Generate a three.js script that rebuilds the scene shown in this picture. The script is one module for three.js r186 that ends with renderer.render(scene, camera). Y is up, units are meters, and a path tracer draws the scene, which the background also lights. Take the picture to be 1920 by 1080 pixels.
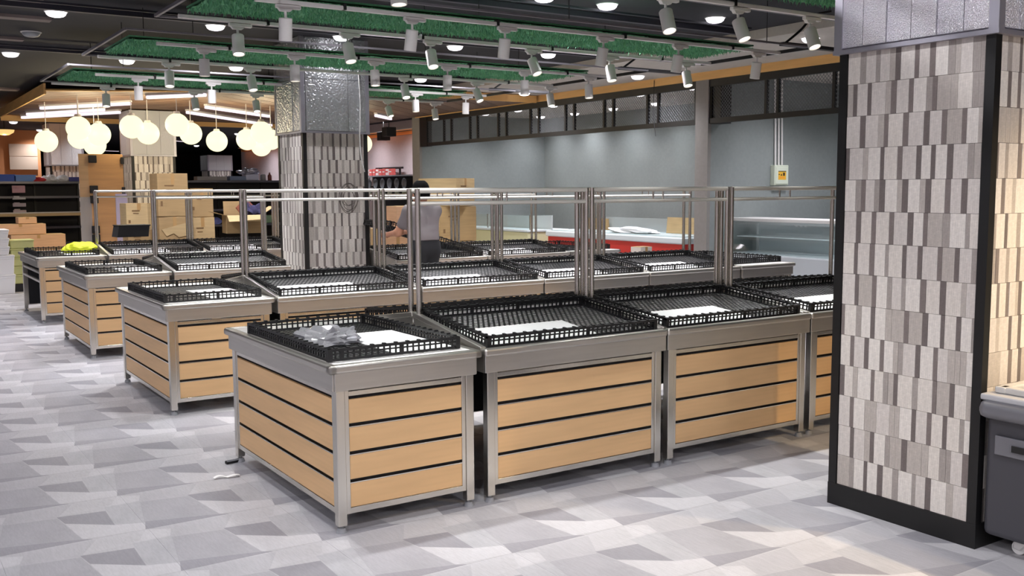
import * as THREE from 'three';
import { RoundedBoxGeometry } from 'three/addons/geometries/RoundedBoxGeometry.js';
import { MarchingCubes } from 'three/addons/objects/MarchingCubes.js';
import { mergeGeometries, mergeVertices } from 'three/addons/utils/BufferGeometryUtils.js';
import { RectAreaLightUniformsLib } from 'three/addons/lights/RectAreaLightUniformsLib.js';

// ---------------------------------------------------------------- camera, exposure, light levels
const scene = new THREE.Scene();
scene.background = new THREE.Color(0x000000);
const camera = new THREE.PerspectiveCamera(32.585, 16 / 9, 0.1, 200);
camera.rotation.order = 'YXZ';
camera.rotation.set(-5.774 * Math.PI / 180, -33.441 * Math.PI / 180, -0.312 * Math.PI / 180);
camera.position.set(0, 1.6, 0);
scene.add(camera);
camera.updateMatrixWorld(true);
const renderer = new THREE.WebGLRenderer({ antialias: true });
renderer.toneMapping = THREE.LinearToneMapping;
renderer.toneMappingExposure = 0.49;
renderer.shadowMap.enabled = true;
RectAreaLightUniformsLib.init();
const LEVEL = { down: 30, bay: 25, spot: 17, warmSpot: 100, globe: 2.0, linear: 22, glow: 7 };

// ---------------------------------------------------------------- helpers
let seed = 7;
const rnd = () => { seed = (seed + 0x6d2b79f5) | 0; let t = Math.imul(seed ^ (seed >>> 15), 1 | seed); t = (t + Math.imul(t ^ (t >>> 7), 61 | t)) ^ t; return ((t ^ (t >>> 14)) >>> 0) / 4294967296; };
const rr = (a, b) => a + (b - a) * rnd();
const used = {};
function numbered(n) { const b = n.replace(/_\d{3}$/, ''); const k = used[b] = (used[b] ?? -1) + 1; return k ? b + '_' + String(k).padStart(3, '0') : b; }
function flat(g) { g = g.index ? g.toNonIndexed() : g; for (const k of Object.keys(g.attributes)) if (!['position', 'normal', 'uv'].includes(k)) g.deleteAttribute(k); return g; }
function muv(g) { // uv in metres from the dominant normal
  g = flat(g); const p = g.attributes.position, n = g.attributes.normal, uv = new Float32Array(p.count * 2);
  for (let i = 0; i < p.count; i++) {
    const ax = Math.abs(n.getX(i)), ay = Math.abs(n.getY(i)), az = Math.abs(n.getZ(i));
    let u, v; if (ay >= ax && ay >= az) { u = p.getX(i); v = -p.getZ(i); } else if (ax >= az) { u = p.getZ(i); v = p.getY(i); } else { u = p.getX(i); v = p.getY(i); }
    uv[2 * i] = u; uv[2 * i + 1] = v;
  }
  g.setAttribute('uv', new THREE.BufferAttribute(uv, 2)); return g;
}
function xf(g, x = 0, y = 0, z = 0, rx = 0, ry = 0, rz = 0) {
  const m = new THREE.Matrix4().makeRotationFromEuler(new THREE.Euler(rx, ry, rz)); m.setPosition(x, y, z); g.applyMatrix4(m); return g;
}
const box = (w, h, d, x, y, z, rx, ry, rz) => xf(muv(new THREE.BoxGeometry(w, h, d)), x, y, z, rx, ry, rz);
const rbox = (w, h, d, r, x, y, z, rx, ry, rz) => xf(muv(new RoundedBoxGeometry(w, h, d, 1, Math.min(r, w / 2.01, h / 2.01, d / 2.01))), x, y, z, rx, ry, rz);
const cyl = (r1, r2, h, s, x, y, z, rx, ry, rz) => xf(flat(new THREE.CylinderGeometry(r1, r2, h, s)), x, y, z, rx, ry, rz);
const tube = (pts, r, seg = 24, rs = 8) => flat(new THREE.TubeGeometry(new THREE.CatmullRomCurve3(pts.map((p) => new THREE.Vector3(...p))), seg, r, rs));
const lathe = (pts, s, x, y, z, rx, ry, rz) => xf(flat(new THREE.LatheGeometry(pts.map((p) => new THREE.Vector2(...p)), s)), x, y, z, rx, ry, rz);
function bar(a, b, r, s = 6) { const A = new THREE.Vector3(...a), B = new THREE.Vector3(...b), d = B.clone().sub(A); const g = new THREE.CylinderGeometry(r, r, d.length(), s); g.applyQuaternion(new THREE.Quaternion().setFromUnitVectors(new THREE.Vector3(0, 1, 0), d.clone().normalize())); g.translate((A.x + B.x) / 2, (A.y + B.y) / 2, (A.z + B.z) / 2); return flat(g); }
function prism(pts, depth, bevel = 0) { // outline in x,y extruded along z, centred
  const s = new THREE.Shape(pts.map((p) => new THREE.Vector2(...p)));
  const g = new THREE.ExtrudeGeometry(s, { depth, bevelEnabled: bevel > 0, bevelSize: bevel, bevelThickness: bevel, bevelSegments: 1, curveSegments: 6 });
  g.translate(0, 0, -depth / 2); return muv(g);
}
const merge = (l) => (l.length === 1 ? l[0] : mergeGeometries(l.map(flat)));
function part(name, geos, mat, parent, pos) {
  const m = new THREE.Mesh(Array.isArray(geos) ? merge(geos) : geos, mat); m.name = numbered(name); m.castShadow = m.receiveShadow = true;
  if (pos) m.position.set(...pos); parent.add(m); return m;
}
function tag(o, label, category, group, kind) { if (label) o.userData.label = label; if (category) o.userData.category = category; if (group) o.userData.group = group; if (kind) o.userData.kind = kind; return o; }
function thing(name, label, category, pos = [0, 0, 0], turn = 0, group) { const o = new THREE.Group(); o.name = numbered(name); o.position.set(...pos); o.rotation.y = turn; scene.add(o); return tag(o, label, category, group); }
function struct(name, geos, mat) { const m = part(name, geos, mat, scene); m.userData.kind = 'structure'; return m; }
function copy(src, label, pos, turn, group) {
  const c = src.clone(); c.name = numbered(src.name); c.traverse((k) => { if (k !== c && k.name) k.name = numbered(k.name); });
  c.userData = { ...src.userData }; if (label) c.userData.label = label; if (group) c.userData.group = group;
  if (pos) c.position.set(...pos); if (turn !== undefined) c.rotation.y = turn; scene.add(c); return c;
}
const ORD = ['first', 'second', 'third', 'fourth', 'fifth', 'sixth', 'seventh', 'eighth', 'ninth', 'tenth', 'eleventh', 'twelfth', 'thirteenth', 'fourteenth'];

// ---------------------------------------------------------------- textures and materials
function noise2(x, y, s) { let h = Math.imul(x | 0, 374761393) + Math.imul(y | 0, 668265263) + Math.imul(s, 2147483647); h = Math.imul(h ^ (h >>> 13), 1274126177); return ((h ^ (h >>> 16)) >>> 0) / 4294967296; }
function vnoise(x, y, px, py, s) { // value noise, periodic over px,py cells
  const xi = Math.floor(x), yi = Math.floor(y), fx = x - xi, fy = y - yi, w = (a, n) => ((a % n) + n) % n, u = fx * fx * (3 - 2 * fx), v = fy * fy * (3 - 2 * fy);
  const a = noise2(w(xi, px), w(yi, py), s), b = noise2(w(xi + 1, px), w(yi, py), s), c = noise2(w(xi, px), w(yi + 1, py), s), d = noise2(w(xi + 1, px), w(yi + 1, py), s);
  return (a * (1 - u) + b * u) * (1 - v) + (c * (1 - u) + d * u) * v;
}
function tex(w, h, fn, size = 1, srgb = true, sizeY = size) {
  const d = new Uint8Array(w * h * 4);
  for (let y = 0; y < h; y++) for (let x = 0; x < w; x++) { const c = fn(x / w, y / h, x, y), i = (y * w + x) * 4; for (let k = 0; k < 3; k++) d[i + k] = Math.max(0, Math.min(255, (c.length ? c[k] : c) * 255)); d[i + 3] = 255; }
  const t = new THREE.DataTexture(d, w, h); t.wrapS = t.wrapT = THREE.RepeatWrapping; t.magFilter = THREE.LinearFilter; t.minFilter = THREE.LinearMipmapLinearFilter; t.generateMipmaps = true;
  if (srgb) t.colorSpace = THREE.SRGBColorSpace; t.repeat.set(1 / size, 1 / sizeY); t.needsUpdate = true; return t;
}
const C = (r, g, b) => new THREE.Color().setRGB(r / 255, g / 255, b / 255, THREE.SRGBColorSpace);
const S = (color, roughness = 0.6, metalness = 0, o = {}) => new THREE.MeshStandardMaterial({ color, roughness, metalness, ...o });
const fine = tex(256, 256, (u, v) => 0.62 + 0.38 * (0.5 * vnoise(u * 64, v * 64, 64, 64, 1) + 0.3 * vnoise(u * 16, v * 16, 16, 16, 2) + 0.2 * vnoise(u * 4, v * 4, 4, 4, 3)), 0.5, false);
const brushed = tex(256, 256, (u, v) => 0.45 + 0.55 * (0.6 * vnoise(u * 6, v * 128, 6, 128, 4) + 0.4 * vnoise(u * 3, v * 24, 3, 24, 5)), 0.6, false);
const brushedMap = tex(256, 256, (u, v) => { const k = 0.93 + 0.07 * (0.6 * vnoise(u * 4, v * 90, 4, 90, 4) + 0.4 * vnoise(u * 2, v * 16, 2, 16, 5)); return [k, k, k]; }, 0.9);
const woodTex = tex(512, 512, (u, v) => {
  const w = vnoise(u * 3, v * 24, 3, 24, 8) * 0.5 + vnoise(u * 8, v * 96, 8, 96, 9) * 0.3 + vnoise(u * 2, v * 5, 2, 5, 10) * 0.5;
  const k = 0.90 + 0.10 * w; return [k * 0.96, k * 0.95 * 0.97, k * 0.93];
}, 1.1);
const linen = tex(256, 256, (u, v) => { const k = 0.86 + 0.08 * vnoise(u * 128, v * 12, 128, 12, 11) + 0.06 * vnoise(u * 40, v * 90, 40, 90, 12); return [k, k, k]; }, 0.35);
const foilBump = tex(1024, 1024, (u, v) => 0.62 * vnoise(u * 240, v * 240, 240, 240, 21) + 0.26 * vnoise(u * 100, v * 100, 100, 100, 22) + 0.12 * vnoise(u * 12, v * 14, 12, 14, 23), 0.6, false);
const foilCoarse = foilBump.clone(); foilCoarse.repeat.set(1 / 3, 1 / 3); foilCoarse.needsUpdate = true;
const plaster = tex(512, 512, (u, v) => { const k = 0.82 + 0.10 * vnoise(u * 4, v * 5, 4, 5, 31) + 0.05 * vnoise(u * 12, v * 12, 12, 12, 32) + 0.03 * vnoise(u * 128, v * 128, 128, 128, 33); return [k, k, k]; }, 4);
const cardTex = tex(256, 256, (u, v) => { const k = 0.88 + 0.06 * vnoise(u * 4, v * 64, 4, 64, 41) + 0.06 * vnoise(u * 6, v * 6, 6, 6, 42); return [k, k, k * 0.98]; }, 0.8);
const M = {
  steel: S(C(214, 210, 202), 0.24, 1),
  rail: S(C(240, 236, 228), 0.42, 0.35),
  apron: S(C(206, 202, 195), 0.36, 0.95, { map: brushedMap }),
  tray: S(C(236, 234, 230), 0.45, 0.15),
  slat: S(C(226, 192, 138), 0.5, 0, { map: woodTex }),
  plastic: S(C(18, 18, 20), 0.5),
  rubber: S(C(22, 22, 24), 0.8),
  glare_paper_white: S(C(240, 240, 238), 0.6),  // painted crate glare; the paper scrap shares this white
  black: S(C(9, 9, 10), 0.5),
  blackMat: S(C(34, 33, 36), 0.7),
  ceiling: S(C(13, 13, 24), 0.85, 0, { map: plaster }),
  cream: S(C(205, 198, 188), 0.9, 0, { map: plaster }),
  wallGrey: S(C(146, 153, 152), 0.75, 0, { map: plaster }),
  pillar: S(C(150, 146, 142), 0.8, 0, { map: plaster }),
  paleWall: S(C(205, 190, 192), 0.9, 0, { map: plaster }),
  dark: S(C(40, 36, 42), 0.9),
  foil: S(C(244, 242, 250), 0.3, 0.7, { bumpMap: foilBump, bumpScale: 0.008 }),
  foilMid: S(C(192, 195, 198), 0.34, 0.75, { bumpMap: foilCoarse, bumpScale: 0.010 }),
  foilFar: S(C(205, 205, 206), 0.5, 0.5, { bumpMap: foilBump, bumpScale: 0.006 }),
  angle: S(C(165, 163, 172), 0.45, 0.7),
  grass: S(C(88, 152, 110), 0.95, 0, { map: fine }),
  grassDark: S(C(34, 92, 54), 0.95),
  white: S(C(222, 220, 218), 0.45),
  track: S(C(236, 233, 230), 0.5),
  lampBody: S(C(238, 235, 232), 0.5),
  frame: S(C(120, 117, 122), 0.5, 0.3),
  woodPanel: S(C(120, 95, 73), 0.6, 0, { map: woodTex }),
  woodTrim: S(C(246, 202, 124), 0.6, 0, { map: woodTex }),
  doorWood: S(C(222, 178, 120), 0.5, 0, { map: woodTex }),
  card: S(C(180, 150, 108), 0.85, 0, { map: cardTex }),
  cardLight: S(C(206, 178, 134), 0.85, 0, { map: cardTex }),
  carton: S(C(222, 178, 144), 0.85, 0, { map: cardTex }),
  foam: S(C(240, 240, 242), 0.7),
  film: new THREE.MeshPhysicalMaterial({ color: C(238, 240, 242), roughness: 0.25, transmission: 0.75, thickness: 0, ior: 1.4 }),
  glass: new THREE.MeshPhysicalMaterial({ color: C(250, 253, 253), roughness: 0.03, transmission: 1, thickness: 0, ior: 1.5 }),
  red: S(C(196, 52, 44), 0.4),
  rim: S(C(214, 224, 226), 0.4),
  greyPlastic: S(C(140, 142, 146), 0.35),
  freezer: S(C(60, 60, 66), 0.5),
  bumper: S(C(104, 104, 109), 0.35),
  skin: S(C(176, 126, 100), 0.6),
  hair: new THREE.MeshPhysicalMaterial({ color: C(7, 6, 7), roughness: 0.9, specularIntensity: 0.15 }),
  shirt: S(C(132, 124, 126), 0.9, 0, { map: fine }),
  trousers: S(C(20, 20, 24), 0.95),
  yellow: S(C(226, 236, 40), 0.6),
};
const glow = (c, k = LEVEL.glow) => new THREE.MeshStandardMaterial({ color: 0x222222, emissive: c, emissiveIntensity: k, roughness: 0.6 });
const G = { white: glow(C(255, 250, 255)), warm: glow(C(255, 244, 226)), globe: glow(C(255, 250, 206), 2.6), tube: glow(C(255, 238, 250), 2.4), amber: glow(C(255, 208, 130), 2.2) };

// wallpaper tones
const TONE = [[224, 217, 208], [216, 209, 202], [230, 224, 216], [190, 182, 174], [168, 160, 154], [130, 120, 116], [116, 107, 104]].map((c) => S(C(...c), 0.8, 0, { map: linen }));

// ---------------------------------------------------------------- floor
const TX = 0.634, TZ = 0.618, OX = 1.0575, OZ = -4.129;
function floorTexture() {
  const n = 768, cv = document.createElement('canvas'); cv.width = cv.height = n; const g = cv.getContext('2d');
  g.fillStyle = 'rgb(186,185,187)' ; g.fillRect(0, 0, n, n);
  // u from -0.64 at the left edge, v from -0.46 at the far edge
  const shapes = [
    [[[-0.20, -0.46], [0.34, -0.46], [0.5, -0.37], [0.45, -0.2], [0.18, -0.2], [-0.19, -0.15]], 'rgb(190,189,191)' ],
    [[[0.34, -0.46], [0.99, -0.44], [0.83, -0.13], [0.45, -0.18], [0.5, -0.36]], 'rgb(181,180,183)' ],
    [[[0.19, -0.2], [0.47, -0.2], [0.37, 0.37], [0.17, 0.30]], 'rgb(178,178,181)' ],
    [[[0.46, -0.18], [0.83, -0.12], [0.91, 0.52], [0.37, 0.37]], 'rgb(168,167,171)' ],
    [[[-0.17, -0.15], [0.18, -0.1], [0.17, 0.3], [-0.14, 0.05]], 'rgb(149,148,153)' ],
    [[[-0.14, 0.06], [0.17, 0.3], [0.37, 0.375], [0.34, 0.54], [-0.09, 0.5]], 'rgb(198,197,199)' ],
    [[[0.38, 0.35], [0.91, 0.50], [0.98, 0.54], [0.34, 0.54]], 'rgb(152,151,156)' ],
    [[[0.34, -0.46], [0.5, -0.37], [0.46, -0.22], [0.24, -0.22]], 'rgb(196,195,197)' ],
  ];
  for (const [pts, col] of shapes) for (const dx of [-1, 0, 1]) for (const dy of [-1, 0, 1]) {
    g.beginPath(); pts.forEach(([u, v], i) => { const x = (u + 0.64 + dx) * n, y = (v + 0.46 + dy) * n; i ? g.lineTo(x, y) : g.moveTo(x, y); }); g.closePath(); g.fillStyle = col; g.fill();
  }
  const im = g.getImageData(0, 0, n, n);
  for (let y = 0; y < n; y++) for (let x = 0; x < n; x++) {
    const k = 0.965 + 0.05 * vnoise(x / n * 120, y / n * 20, 120, 20, 51) + 0.04 * vnoise(x / n * 260, y / n * 260, 260, 260, 52) - 0.04 * vnoise(x / n * 6, y / n * 6, 6, 6, 53), i = (y * n + x) * 4;
    for (let c = 0; c < 3; c++) im.data[i + c] = Math.min(255, im.data[i + c] * k);
  }
  g.putImageData(im, 0, 0);
  const t = new THREE.CanvasTexture(cv); t.colorSpace = THREE.SRGBColorSpace; t.wrapS = t.wrapT = THREE.RepeatWrapping; return t;
}
const XL = -7, XR = 15, ZB = -48, ZF = 7;
const floor = struct('floor', box(XR - XL + 0.4, 0.2, ZF - ZB + 0.4, (XL + XR) / 2, -0.106, (ZF + ZB) / 2), S(C(120, 119, 122), 0.9));
{
  const map = floorTexture(), tg = new THREE.BoxGeometry(TX - 0.0008, 0.006, TZ - 0.0008);
  const mats = [1, 0.985, 0.965, 1.01].map((k) => S(new THREE.Color(0.9 * k, 0.895 * k, 0.91 * k), 0.52, 0, { map }));
  const list = [], v = new THREE.Vector3();
  for (let i = -13; i < 22; i++) for (let j = -71; j < 18; j++) {
    const x = OX + TX * (i + 0.5), z = OZ + TZ * (j + 0.5); if (x < XL || x > XR || z < ZB || z > ZF) continue;
    let near = false; for (const [a, b] of [[0, 0], [-0.5, -0.5], [0.5, 0.5], [-0.5, 0.5], [0.5, -0.5]]) { v.set(x + a * TX, 0, z + b * TZ).project(camera); if (v.z < 1 && Math.abs(v.x) < 1 && Math.abs(v.y) < 1 && z < 0) near = true; }
    const hid = (x > 4.3 && z > -3.0) || [-4.915, -7.85, -10.75].some((c) => x > 2.1 && x < 8 && Math.abs(z - c) < 0.45);
    list.push([x, z, near && !hid ? Math.hypot(x, z) : 1e3 + Math.hypot(x, z)]);
  }
  list.sort((a, b) => a[2] - b[2]);
  list.slice(0, 300).forEach(([x, z]) => part('tile', tg, mats[Math.floor(rnd() * 4)], floor, [x, -0.003, z]));
  const rest = list.slice(300), im = new THREE.InstancedMesh(tg, mats[0], rest.length), m4 = new THREE.Matrix4();
  rest.forEach(([x, z], k) => im.setMatrixAt(k, m4.makeTranslation(x, -0.003, z)));
  im.name = 'tile_field'; im.userData.kind = 'stuff'; im.receiveShadow = true; floor.add(im);
}

// ---------------------------------------------------------------- room shell
const XW = 10;
struct('ceiling', [box(XR - XL + 0.4, 0.2, ZF - ZB + 0.4, (XL + XR) / 2, 3.4, (ZF + ZB) / 2)], M.ceiling);
struct('wall_left', box(0.2, 3.5, ZF - ZB, XL - 0.1, 1.65, (ZF + ZB) / 2), M.paleWall);
struct('wall_rear', box(XR - XL, 3.5, 0.2, (XL + XR) / 2, 1.65, ZF + 0.1), M.paleWall);
struct('wall_far', box(XR - XL, 3.5, 0.2, (XL + XR) / 2, 1.65, ZB - 0.1), M.dark);
struct('wall_right', box(0.2, 3.5, 13.2, XW + 0.1, 1.65, 0.5), M.pillar);
struct('wall_outer', box(0.2, 3.5, ZF - ZB, XR + 0.1, 1.65, (ZF + ZB) / 2), M.dark);
// counter bays behind the transoms
struct('wall_bay_back', box(0.15, 3.3, 12.7, 13.275, 1.65, -12.25), M.wallGrey);
struct('wall_bay_end', box(3.5, 3.3, 0.3, 11.75, 1.65, -18.75), M.wallGrey);
struct('wall_bay_divider', box(3.2, 3.3, 0.23, 11.6, 1.65, -10.215), M.wallGrey);
struct('wall_bay_near', box(3.2, 3.3, 0.2, 11.8, 1.65, -6.1), M.wallGrey);
struct('ceiling_bay', box(3.4, 0.1, 12.7, 11.75, 3.22, -12.25), M.cream);
struct('ceiling_soffit', box(1.74, 0.1, 25, 9.13, 3.25, -6.4), M.cream);
struct('wall_pillar', box(0.06, 3.1, 0.25, 9.985, 1.55, -10.215), M.pillar);
struct('wall_shop_end', [box(0.06, 3.2, 0.32, 9.985, 1.6, -18.75)], M.pillar);
struct('wall_side_far', box(0.2, 3.3, 16, 11.6, 1.65, -26.9), M.paleWall);
struct('trim_1', [box(0.05, 0.11, 12.9, 9.97, 3.145, -12.3)], M.woodTrim);
struct('trim_2', [box(0.03, 0.09, 15.6, 11.48, 2.99, -27)], S(C(232, 160, 96), 0.8));
// cream strips in the gaps of the dark ceiling, top left
struct('trim_3', [box(1.5, 0.03, 0.5, 0.72, 3.285, -9.6), box(1.2, 0.03, 0.16, 1.1, 3.285, -10.85), box(0.9, 0.03, 0.14, 1.2, 3.285, -12.4), box(1.3, 0.03, 0.3, 1.7, 3.285, -18.5)], S(C(120, 108, 104), 0.9));
// dark ducts and channels under the ceiling
struct('trim_4', [-5.7, -7.75, -10.0, -13.0].flatMap((z) => [box(9, 0.05, 0.06, 3.6, 3.27, z), box(9, 0.02, 0.02, 3.4, 3.25, z + 0.35)]), S(C(44, 43, 54), 0.6));

// transom grilles above the two bay openings
function transom(n, z0, z1, pairs, label) { // z0 is the far end
  const t = thing('transom_grille', label, 'transom');
  t.userData.kind = 'structure';
  const L = z1 - z0, c = (z0 + z1) / 2;
  part('top_rail', [box(0.06, 0.1, L, XW, 3.04, c)], M.black, t);
  part('bottom_rail', [box(0.06, 0.07, L, XW, 2.52, c)], M.black, t);
  for (const z of pairs) part('upright', [box(0.045, 0.46, 0.04, XW, 2.775, z)], M.black, t);
  const w = [], pitch = 0.05, h = 0.44;
  for (let z = z0 - h; z < z1; z += pitch) for (const s of [1, -1]) {
    let za = s > 0 ? z : z + h, zb = s > 0 ? z + h : z, ya = 2.555, yb = 2.555 + h; const clip = (lim, up) => { const out = (q) => (up ? q > lim : q < lim); if (out(za) && out(zb)) return false; if (out(za)) { ya += (yb - ya) * (lim - za) / (zb - za); za = lim; } else if (out(zb)) { yb = ya + (yb - ya) * (lim - za) / (zb - za); zb = lim; } return true; };
    if (!clip(z0, false) || !clip(z1, true)) continue;
    w.push(bar([XW + s * 0.003, ya, za], [XW + s * 0.003, yb, zb], 0.0032, 3));
  }
  tag(part('wire_mesh', w, S(C(120, 122, 126), 0.5, 0.6), t), null, null, null, 'stuff');
  return t;
}
transom(1, -18.55, -10.34, [-18.5, -17.6, -17.3, -16.58, -16.3, -15.56, -15.29, -14.51, -14.25, -13.47, -13.23, -12.44, -12.21, -11.4, -11.16, -10.37], 'long black steel transom grille with paired uprights above the far bay opening');
transom(2, -10.09, -6.2, [-10.07, -9.07, -8.87, -7.99, -7.8], 'short black steel transom grille above the near bay with the fuse box');
tag(part('corner_post', [box(0.12, 0.62, 0.3, 10.02, 2.79, -18.42)], M.black, scene), 'black boxed post at the far end of the long grille', 'post');
tag(part('corner_post', [box(0.2, 0.62, 0.2, 10.1, 2.79, -9.99)], M.black, scene), 'black boxed post at the left end of the short grille', 'post');

// wood chevron ceiling with fascia at the back of the hall
{
  const clipPoly = (poly, a, b, c) => { const out = []; for (let i = 0; i < poly.length; i++) { const p = poly[i], q = poly[(i + 1) % poly.length], dp = a * p[0] + b * p[1] - c, dq = a * q[0] + b * q[1] - c; if (dp <= 0) out.push(p); if (dp * dq < 0) { const t = dp / (dp - dq); out.push([p[0] + (q[0] - p[0]) * t, p[1] + (q[1] - p[1]) * t]); } } return out; };
  const w = thing('wood_ceiling', 'dropped ceiling of diagonal wooden planks behind the grass panels', 'ceiling'); w.userData.kind = 'structure';
  const tones = [M.woodPanel, S(C(113, 89, 69), 0.6, 0, { map: woodTex }), S(C(127, 101, 78), 0.6, 0, { map: woodTex })];
  const halves = [[2.45, 5.0, 0.83, -0.56], [5.0, 9.9, 0.71, 0.71]];
  for (const [x0, x1, nx, nz] of halves) for (let k = -60; k < 60; k++) {
    const c0 = k * 0.3, c1 = c0 + 0.285; let p = [[x0, -22], [x1, -22], [x1, -14.2], [x0, -16.4]]; if (x0 > 4) p = [[x0, -22], [x1, -22], [x1, -14.2], [x0, -14.2]]; else p = [[x0, -22], [x1, -22], [x1, -15.2], [x0, -16.4]];
    p = clipPoly(p, -nx, -nz, -c0); if (p.length > 2) p = clipPoly(p, nx, nz, c1); if (p.length < 3) continue;
    // keep clear of the pillar
    const cx = p.reduce((s, q) => s + q[0], 0) / p.length; void cx;
    const g = prism(p.map(([x, z]) => [x, -z]), 0.02); xf(g, 0, 3.11, 0, -Math.PI / 2); part('plank', muv(g), tones[(k + 60) % 3], w);
  }
  part('fascia', [box(7.5, 0.1, 0.05, 6.2, 3.04, -22.02)], M.woodTrim, w);
  part('edge_board', [bar([2.45, 3.11, -16.4], [5.0, 3.11, -15.2], 0.02, 4), box(4.9, 0.12, 0.03, 7.45, 3.13, -14.2), box(0.03, 0.16, 5.6, 2.44, 3.13, -19.2)], M.woodTrim, w);
}

// ---------------------------------------------------------------- lamps
function lampLight(l, parent, pos) { l.position.set(...pos); l.castShadow = true; parent.add(l); return l; }
function spotLight(parent, pos, dir, I, color, angle, pen) {
  const l = new THREE.SpotLight(color, I, 0, angle, pen, 2); l.shadow.radius = 2; l.shadow.bias = -0.001; lampLight(l, parent, pos);
  l.target.position.set(pos[0] + dir[0], pos[1] + dir[1], pos[2] + dir[2]); parent.add(l.target); return l;
}
const dlRing = lathe([[0.09, 0.0], [0.094, -0.008], [0.102, -0.008], [0.106, -0.003], [0.106, 0.0]], 28), dlDisc = lathe([[0, -0.055], [0.04, -0.053], [0.068, -0.045], [0.085, -0.031], [0.093, -0.012], [0.093, 0], [0, 0]], 28), dlCan = cyl(0.09, 0.09, 0.1, 20, 0, 0.05, 0);
function downlight(x, y, z, label, I, color = C(250, 248, 255), lit = true, group = 'recessed ceiling downlights', angle = 1.3, pen = 0.8) {
  const t = thing('downlight', label, 'light', [x, y, z], 0, group);
  part('ring', dlRing, M.white, t); part('lamp_lens', dlDisc, lit ? G.white : M.greyPlastic, t);
  if (lit && I > 0) spotLight(t, [0, -0.07, 0], [0, -1, 0], I, color, angle, pen);
  return t;
}
// the dark ceiling has a regular grid of downlights
const DL = { '-10.4': [[1.68, 1], [3.2, 1], [4.61, 1], [6.07, 1], [7.44, 1]], '-7.33': [[5.2, 1], [5.92, 1], [7.31, 1]], '-13.75': [[1.68, 1], [3.05, 1], [4.5, 1], [6.0, 1], [7.4, 1]] };
const dlName = { '-10.4': 'middle', '-7.33': 'front', '-13.75': 'back' };
for (const z of Object.keys(DL)) DL[z].forEach(([x, on], i) => { if (x > 8) return; downlight(x, 3.3, +z, `${on ? 'lit' : 'unlit'} round downlight in the dark ceiling, ${ORD[i]} from left in the ${dlName[z]} row`, x === 4.61 ? 5 : LEVEL.down, undefined, !!on); });
downlight(1.66, 3.3, -11.87, 'unlit round downlight at the left edge of the dark ceiling', 0, undefined, false);
downlight(3.7, 3.3, -7.33, 'added fill downlight in the dark ceiling outside the picture', LEVEL.down, undefined, true, 'downlights outside the picture');
// unseen fill downlights added around the camera, wide ones for sideways light
for (const z of [-4.3, -1.2, 1.9, 5]) for (const x of [-4.6, -2.2, 0.2, 2.6]) downlight(x, 3.3, z, 'added fill downlight in the dark ceiling outside the picture', LEVEL.down * (z > -3 ? 0.72 : 0.5), undefined, true, 'downlights outside the picture', 1.5, 0.25);
for (const z of [-7.3, -10.4, -13.7, -17.4]) for (const x of z < -17 ? [-1.2, 0.9] : [-1.2, -4.2]) downlight(x, 3.3, z, 'added fill downlight in the dark ceiling outside the picture', LEVEL.down, undefined, true, 'downlights outside the picture');  // unseen lamps added for fill; the farthest pair brightens the foam tubs
// cream soffit along the bays
[[9.42, -16.8], [9.45, -13.9], [9.45, -11.0], [8.68, -7.27]].forEach(([x, z], i) => downlight(x, 3.2, z, `round downlight in the cream soffit along the bays, ${ORD[i]} from the far end`, LEVEL.bay));
// bay ceilings
[[11.04, -17.7], [11.09, -16.55], [11.06, -15.3], [10.9, -13.8], [11.0, -12.75], [11.0, -11.5]].forEach(([x, z], i) => downlight(x, 3.17, z, `round downlight behind the far grille, ${ORD[i]} from far end of the front line`, LEVEL.bay * 0.55));
[[12.6, -17.9], [12.7, -16.8], [12.6, -15.4], [12.52, -14.05]].forEach(([x, z], i) => downlight(x, 3.17, z, `round downlight behind the far grille, ${ORD[i]} from far end of the rear line`, LEVEL.bay * 0.55));
downlight(10.91, 3.17, -8.95, 'round downlight behind the short grille above the fuse box', LEVEL.bay);
[[11.2, -7.2], [12.5, -8.6]].forEach(([x, z]) => downlight(x, 3.17, z, 'added round downlight deep in the near bay hidden by the pillar', LEVEL.bay * 0.8, undefined, true, 'added hidden bay downlights'));  // unseen downlights added to brighten the glass counter
[[10.6, -23.6], [10.6, -21.6], [10.6, -27.5], [10.6, -31.5]].forEach(([x, z], i) => downlight(x, 3.3, z, `small downlight along the far side wall, ${ORD[i]} from near`, LEVEL.down * 0.9, undefined, true, 'side wall downlights'));
// small far downlights beyond the wood ceiling
[[3.3, -27.2], [4.35, -30.4], [4.3, -31.4], [5.35, -27.3], [9.7, -29.7], [10.9, -38.3], [8.6, -25.5], [7.2, -31], [2.3, -24.6]].sort((a, b) => a[0] / -a[1] - b[0] / -b[1]).forEach(([x, z], i) => downlight(x, 3.3, z, `small distant downlight beyond the wooden ceiling, ${ORD[i]} from the left`, LEVEL.down * 0.7, undefined, true, 'distant downlights'));

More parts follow.
